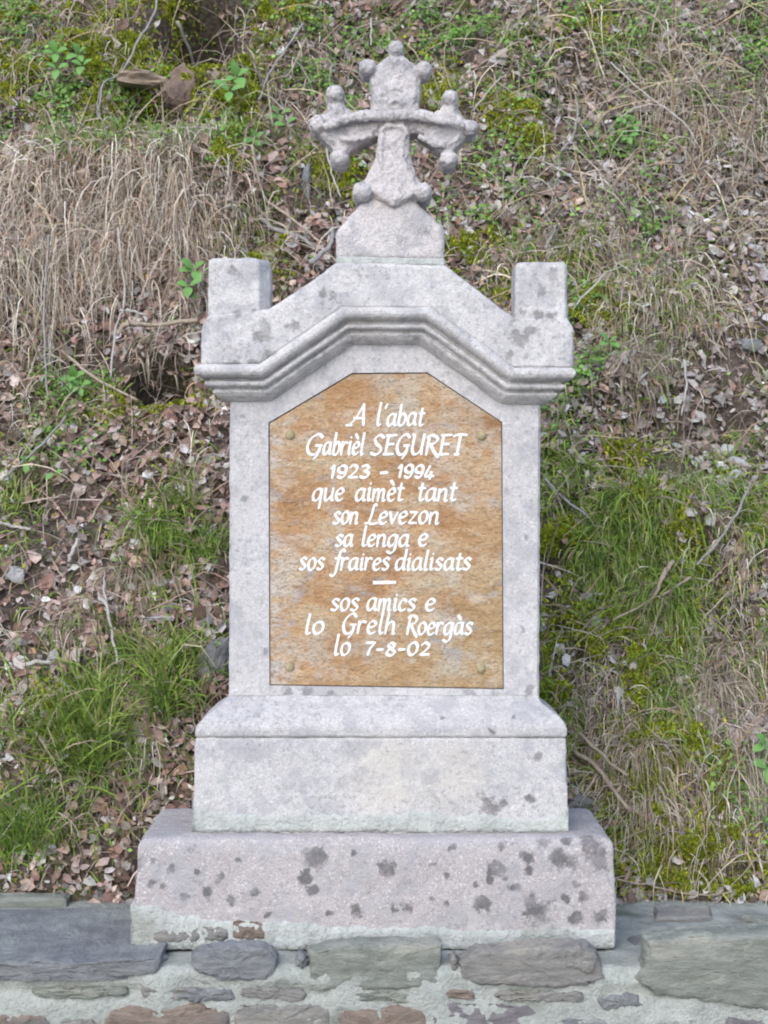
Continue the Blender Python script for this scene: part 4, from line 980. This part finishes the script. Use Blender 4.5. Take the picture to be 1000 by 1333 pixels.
bark = {'grey': simple_mat('bark_grey', (.27, .25, .235), (.36, .34, .32), 60, .9, .5, stretch=(1, 1, 1)),
        'tan': simple_mat('bark_tan', (.34, .26, .19), (.45, .37, .29), 60, .9, .5),
        'pale': simple_mat('bark_pale', (.42, .38, .34), (.52, .48, .44), 60, .9, .5),
        'dark': simple_mat('bark_dark', (.13, .09, .08), (.19, .14, .125), 60, .9, .5)}
def stick(pts, r0, r1, m, label, lift=.035, name='stick', side=()):
    """a stick laid over the bank: points in photo measure, radii in millimetres; side = side shoots"""
    def tubeof(bm, pts, ra, rb, lf):
        W = [bp(a, b_, lf if not isinstance(lf, (list, tuple)) else lf[i]) for i, (a, b_) in enumerate(pts)]
        # points between, with a little wander
        Q = catmull([tuple(p) for p in W], 5); n = len(Q); R = random.Random(int(pts[0][0] * 7 + pts[0][1]))
        Q = [q + Vector((R.uniform(-1, 1), 0, R.uniform(-1, 1))) * .0025 for q in Q]
        vs = []
        for i in range(n):
            t = (Q[min(i + 1, n - 1)] - Q[max(i - 1, 0)]).normalized(); u = t.cross(Vector((0, 1, .1))).normalized(); v_ = t.cross(u)
            rad = (ra + (rb - ra) * i / (n - 1)) * .001 * R.uniform(.85, 1.15)
            vs.append([bm.verts.new(Q[i] + (u * math.cos(k * math.pi / 3) + v_ * math.sin(k * math.pi / 3)) * rad) for k in range(6)])
        for A, B in zip(vs[:-1], vs[1:]):
            for i in range(6): bm.faces.new((A[i], A[(i + 1) % 6], B[(i + 1) % 6], B[i]))
        bm.faces.new(vs[0]); bm.faces.new(vs[-1][::-1])
    bm = bmesh.new(); tubeof(bm, pts, r0, r1, lift)
    for s_pts, a, b_ in side: tubeof(bm, s_pts, a, b_, lift)
    c0 = bp(pts[0][0], pts[0][1], lift)
    bmesh.ops.translate(bm, vec=-c0, verts=bm.verts)
    o = frombm(name, bm, bark[m], None, smooth=True); o.location = c0
    tag(o, label, 'stick' if name == 'stick' else 'root', 'dead sticks and stems lying on the bank' if name == 'stick' else 'woody roots in the bank above the pediment'); return o
stick([(208, 8), (204, 40), (186, 80), (160, 112), (140, 135), (133, 165), (138, 185)], 4.5, 2.8, 'grey', 'curved grey branch hanging across the mossy hollow at upper left', .07, side=[([(140, 135), (130, 150), (132, 175)], 2.6, 1.5)])
stick([(155, 449), (168, 440), (205, 436), (262, 440)], 7.5, 6.5, 'tan', 'thick pale tan stick lying level left of the cornice', .09)
stick([(158, 414), (175, 415), (194, 418)], 4.5, 3.5, 'pale', 'short pale stick just above the thick tan stick', .08)
stick([(160, 330), (165, 400), (155, 440), (149, 510)], 3.5, 2.5, 'pale', 'upright pale stem crossing the end of the thick tan stick', .10)
stick([(70, 330), (63, 395), (60, 440), (66, 530)], 3.2, 2.5, 'grey', 'upright grey stem in the hanging dry grass at left', .10)
stick([(78, 450), (130, 500), (182, 535)], 4.5, 3.0, 'tan', 'straight tan stem slanting down under the dry grass', .07)
stick([(252, 43), (285, 60), (310, 88), (335, 122), (345, 150)], 3.6, 2.6, 'dark', 'purple brown forked twig above the leafy seedling', .09, side=[([(284, 20), (290, 50), (310, 88)], 2, 1.5), ([(310, 88), (340, 72), (372, 50)], 2.2, 1.2), ([(268, 50), (285, 75), (312, 90)], 1.6, 1.4)])
stick([(232, 38), (245, 40), (256, 44)], 5.5, 4.5, 'pale', 'whitish broken twig end at the rim of the dark hollow', .10)
stick([(396, 50), (372, 85), (352, 120), (340, 160)], 4.2, 3.0, 'grey', 'slanting grey branch left of the cross', .07)
stick([(400, 70), (378, 110), (352, 138), (358, 195)], 2.6, 2.0, 'tan', 'thin ochre twig bending down beside the slanting branch', .09)
stick([(330, 225), (345, 268), (380, 300), (420, 335)], 4.5, 3.5, 'tan', 'woody root running down to the pediment at left', .06, 'root')
stick([(405, 362), (420, 350), (431, 336), (434, 310)], 8, 6, 'grey', 'stout grey root touching the left slope of the pediment', .06, 'root')
stick([(338, 285), (360, 305), (390, 318), (412, 330)], 8, 5, 'grey', 'thick grey root above the left stub pillar', .03, 'root')
stick([(425, 215), (433, 250), (445, 285)], 3, 2.2, 'pale', 'pale stem hanging under the left arm of the cross', .1)
stick([(484, 30), (483, 55), (482, 75)], 3, 2.4, 'pale', 'straight pale stem above the left knob of the cross', .1)
stick([(560, 70), (590, 48), (618, 10)], 2.6, 1.8, 'tan', 'straw stem rising right above the cross', .1)
stick([(616, 165), (640, 145), (656, 133)], 3, 2, 'pale', 'short pale twig poking out right of the cross arm', .1)
stick([(980, 140), (972, 190), (960, 262)], 3.2, 2.6, 'dark', 'thin dark upright stem near the upper right edge', .12)
stick([(770, 65), (830, 68), (870, 95), (912, 165), (960, 230), (998, 272)], 2.4, 1.8, 'tan', 'long ochre grass stem arching to the right edge', .13)
stick([(790, 112), (830, 150), (880, 200), (900, 230)], 2.6, 1.8, 'pale', 'straight pale stem slanting below the arching stem', .12)
stick([(870, 0), (930, 45), (1000, 88)], 2.4, 2, 'tan', 'ochre stem crossing the topmost right part of the bank', .13)
stick([(640, 8), (655, 40), (668, 55)], 2.4, 1.8, 'pale', 'short pale curved stem at top right of the cross', .1)
stick([(748, 140), (750, 170), (742, 200), (728, 215)], 4, 3, 'grey', 'crooked grey twig among leaves right of the cross', .06)
stick([(723, 300), (715, 322), (708, 335)], 5, 4, 'grey', 'short grey stick above the right stub pillar', .06)
stick([(962, 672), (945, 712), (920, 745), (896, 770)], 3.8, 3, 'grey', 'grey stick slanting through the green grass at right', .09)
stick([(708, 635), (735, 662), (762, 692)], 4.2, 3.4, 'grey', 'grey stick slanting down right of the shaft', .06)
stick([(869, 757), (858, 772), (846, 800)], 7, 5, 'tan', 'short thick tan stub standing in the grass at right', .07)
stick([(890, 778), (845, 798), (795, 820)], 3.4, 2.4, 'tan', 'thin tan stick slanting under the thick stub', .06)
stick([(748, 982), (775, 1010), (800, 1050), (816, 1072)], 6.5, 5, 'tan', 'bent tan stalk right of the plinth', .06)
stick([(752, 962), (790, 1010), (812, 1030)], 4.5, 3.5, 'tan', 'thinner tan stalk leaning over the bent stalk', .07)
stick([(0, 686), (20, 688), (42, 692)], 5, 4, 'pale', 'whitish stick at the left edge of the leaf litter', .05)
stick([(88, 548), (48, 590), (4, 630)], 3.6, 3, 'grey', 'long straight grey stick slanting at left', .06)
stick([(108, 718), (100, 730), (93, 742)], 7, 5, 'pale', 'stubby pale wood piece in the leaf litter', .04)
stick([(120, 690), (135, 650), (148, 634)], 3, 2.4, 'tan', 'thin tan twig left of the green tuft', .05)
stick([(135, 800), (148, 820), (152, 848), (158, 880)], 5, 3, 'pale', 'bleached stalk with forked top below the left leaf litter', .06, side=[([(148, 820), (142, 790), (141, 760)], 3.2, 2)])
stick([(38, 888), (55, 882), (76, 884)], 6, 5, 'pale', 'short pale buff stick above the lower left grass', .04)
stick([(88, 905), (108, 920), (132, 928)], 4, 3, 'grey', 'grey twig above the lower left grass', .05)
stick([(76, 1094), (98, 1082), (120, 1070), (138, 1100)], 2.6, 1.8, 'tan', 'angled tan straw above the slate slab at left', .04)
stick([(60, 985), (82, 1018), (92, 1058)], 2.6, 2, 'tan', 'kinked tan stem in the lower left grass', .06)
stick([(885, 492), (890, 520), (884, 550)], 3.4, 2.6, 'pale', 'upright pale stem by the right leaf litter', .07)
stick([(808, 492), (798, 510), (785, 516)], 3.4, 2.6, 'tan', 'tan stem over the dry tuft right of the cornice', .06)
stick([(790, 1150), (840, 1158), (900, 1170), (950, 1168)], 2.6, 2, 'tan', 'long straw lying along the top of the wall at right', .03)
stick([(940, 500), (965, 515), (1000, 530)], 2.6, 2, 'dark', 'thin dark twig above the red stone', .04)

# leafy seedlings: every leaf its own part
sleaf_m, nt, b = newmat('seedling_leaf', .55)
tc = nt.nodes.new('ShaderNodeTexCoord').outputs['Object']
nt.links.new(ramp(nt, noise(nt, tc, 40, 3, .6), [(.3, (.10, .22, .055)), (.6, (.17, .33, .09)), (.8, (.22, .38, .12))]), b.inputs['Base Color'])
def leafmesh():
    V = []; F = []; K = 6
    for i in range(K + 1):
        f = i / K; wd = math.sin(math.pi * min(1, f * .97 + .03)) ** .75 * (1 - .25 * f) * .36
        z = .10 * math.sin(f * 2.6) - .10 * f * f
        V += [(f, -wd, z + .08 * wd / .36), (f, 0, z - .03), (f, wd, z + .08 * wd / .36)]
    for i in range(K):
        for k in range(2): F.append((i * 3 + k, i * 3 + k + 1, i * 3 + k + 4, i * 3 + k + 3))
    me = bpy.data.meshes.new('leaf'); me.from_pydata(V, [], F); me.shade_smooth(); me.materials.append(sleaf_m); return me
LM = leafmesh(); stem_m = simple_mat('seedling_stem', (.14, .18, .06), (.2, .2, .09), 50, .7, .2)
def seedling(root, tips, label, name='seedling', lsize=.05):
    """root and stem tips in photo measure; a cluster of leaves round every tip"""
    R = random.Random(int(root[0] + root[1])); b0 = bp(*root, 0); e = empty(name, b0); tag(e, label, 'plant', 'leafy seedlings on the bank')
    bm = bmesh.new()
    for tx, ty, nl in tips:
        p1 = bp(tx, ty, .075); pts = [b0, b0.lerp(p1, .5) + Vector((0, -.015, .01)), p1]; prev = None
        for p in pts:
            ring = [bm.verts.new(p - b0 + Vector((math.cos(a) * .0018, 0, math.sin(a) * .0018))) for a in (0, 2.1, 4.2)]
            if prev:
                for i in range(3): bm.faces.new((prev[i], prev[(i + 1) % 3], ring[(i + 1) % 3], ring[i]))
            prev = ring
        for k in range(nl):
            o = bpy.data.objects.new('leaf', LM); SC.collection.objects.link(o); o.parent = e; o.location = p1 - b0
            ang = k * 2 * math.pi / nl + R.uniform(-.4, .4) + .5
            d_ = Vector((math.cos(ang), -.45 + R.uniform(-.2, .2), math.sin(ang) * .8)).normalized()
            nn = Vector((0, -.75, .65)); sd_ = nn.cross(d_).normalized(); nn = d_.cross(sd_)
            s = lsize * R.uniform(.75, 1.15); M = Matrix((d_ * s, sd_ * s, nn * s)).transposed().to_4x4(); M.translation = p1 - b0 + d_ * .004; o.matrix_local = M
    me = bpy.data.meshes.new('stem'); bm.to_mesh(me); bm.free()
    o = bpy.data.objects.new('stem', me); me.materials.append(stem_m); SC.collection.objects.link(o); o.parent = e
seedling((312, 165), [(312, 140, 4), (304, 163, 3)], 'seedling with broad light green leaves left of the cross', lsize=.05)
seedling((360, 195), [(366, 170, 4), (374, 188, 2)], 'seedling with two pale green leaf pairs beside the forked twig', lsize=.04)
seedling((333, 228), [(334, 212, 4)], 'small dark leaved seedling below the broad light green one', lsize=.036)
seedling((82, 118), [(78, 96, 4), (80, 116, 3)], 'blue green leafy plant at the upper left edge of the moss', lsize=.044)
seedling((108, 112), [(108, 100, 4), (114, 118, 3)], 'dull green leafy plant right of the blue green one', lsize=.04)
seedling((98, 512), [(96, 492, 5), (104, 502, 4), (88, 498, 3)], 'bright green leafy weed under the hanging dry grass', lsize=.034)
seedling((252, 390), [(256, 378, 4), (250, 398, 3)], 'fresh green weed beside the left stub pillar', lsize=.044)
seedling((830, 190), [(822, 178, 4), (808, 172, 4), (815, 195, 4)], 'low rosette of small green leaves in the upper right litter', lsize=.028)
seedling((975, 1020), [(985, 995, 4), (990, 1018, 3)], 'green leafy weed at the lower right edge', lsize=.04)
seedling((45, 620), [(38, 608, 3), (74, 625, 2)], 'tiny green seedling in the left leaf litter', lsize=.028)
seedling((790, 480), [(788, 472, 4)], 'yellow green seedling right of the cornice', lsize=.03)

# tufts one can point to
def tuft(px, py, n, L, cols, wts, label, spread=.5, grav=1.0, width=.0034, rad=.03):
    xx, tt = px2xt(px, py); x_ = xx + RNG.normal(0, rad, n); t_ = tt + RNG.normal(0, rad * .6, n)
    p = bank_p(x_, t_, -.004)
    d0 = NV * RNG.uniform(.3, .9, n)[:, None] + np.array([0, 0, 1.0]) * RNG.uniform(.5, 1.1, n)[:, None] + RNG.normal(0, spread, (n, 3))
    c0 = p.mean(0)
    o = blades('grass_tuft', p - c0, d0, RNG.lognormal(math.log(L), .3, n), RNG.uniform(width * .6, width * 1.3, n), RNG.uniform(grav * .5, grav * 1.3, n), pal(n, cols, wts), green_m, K=6, wob=.09)
    o.location = c0; tag(o, label, 'grass tuft', 'grass tufts on the bank')
G1 = [(.21, .34, .06), (.30, .42, .09), (.14, .23, .05)]; D1 = [(.42, .35, .26), (.33, .26, .19), (.54, .47, .37)]
tuft(205, 705, 420, .075, G1, [4, 3, 2], 'bright green grass tuft left of the middle of the shaft', .35, 1.0)
tuft(265, 720, 260, .10, G1, [3, 2, 3], 'loose green grass tuft close to the shaft at left', .4, .8, rad=.04)
tuft(172, 760, 200, .11, D1 + G1[:1], [3, 3, 2, 1], 'dry drooping tuft just under the bright green tuft', .35, 1.6)
tuft(105, 815, 160, .10, D1 + G1[:1], [3, 3, 2, 2], 'sparse straw tuft in the left leaf litter', .4, 1.4, rad=.045)
tuft(825, 488, 380, .12, D1, [3, 3, 2], 'fountain shaped dry grass tuft right of the cornice', .55, 1.8, .003)
tuft(900, 665, 420, .13, D1 + G1, [2, 2, 1, 3, 3, 2], 'large yellow green tuft spilling down at right', .5, 1.8)
tuft(870, 800, 320, .11, G1 + D1[:1], [4, 3, 2, 2], 'green tuft around the thick tan stub', .4, 1.0, rad=.05)
tuft(930, 905, 260, .15, D1, [3, 3, 3], 'pale dead tuft hanging at the right above the drooping straw', .35, 1.8)
tuft(975, 1010, 300, .15, D1 + G1[:1], [2, 2, 4, 2], 'whitish drooping straw tuft at the lower right edge', .45, 2.0)
tuft(840, 1000, 160, .12, D1, [3, 3, 2], 'dry tuft behind the mossy patch right of the base', .35, 1.6)
tuft(220, 940, 130, .14, G1, [3, 3, 2], 'tall green tuft left of the moulding under the shaft', .35, .5)
tuft(160, 1010, 120, .13, G1 + D1[:1], [3, 3, 2, 1], 'green tuft between the moss and the left end of the base', .4, .6, rad=.05)
tuft(25, 1110, 360, .16, G1, [3, 3, 2], 'tallest green tuft at the lower left corner of the bank', .3, .4, rad=.05)
tuft(50, 985, 130, .14, G1 + D1[:1], [3, 3, 2, 1], 'green tuft at the left edge above the tallest green tuft', .3, .5, rad=.05)
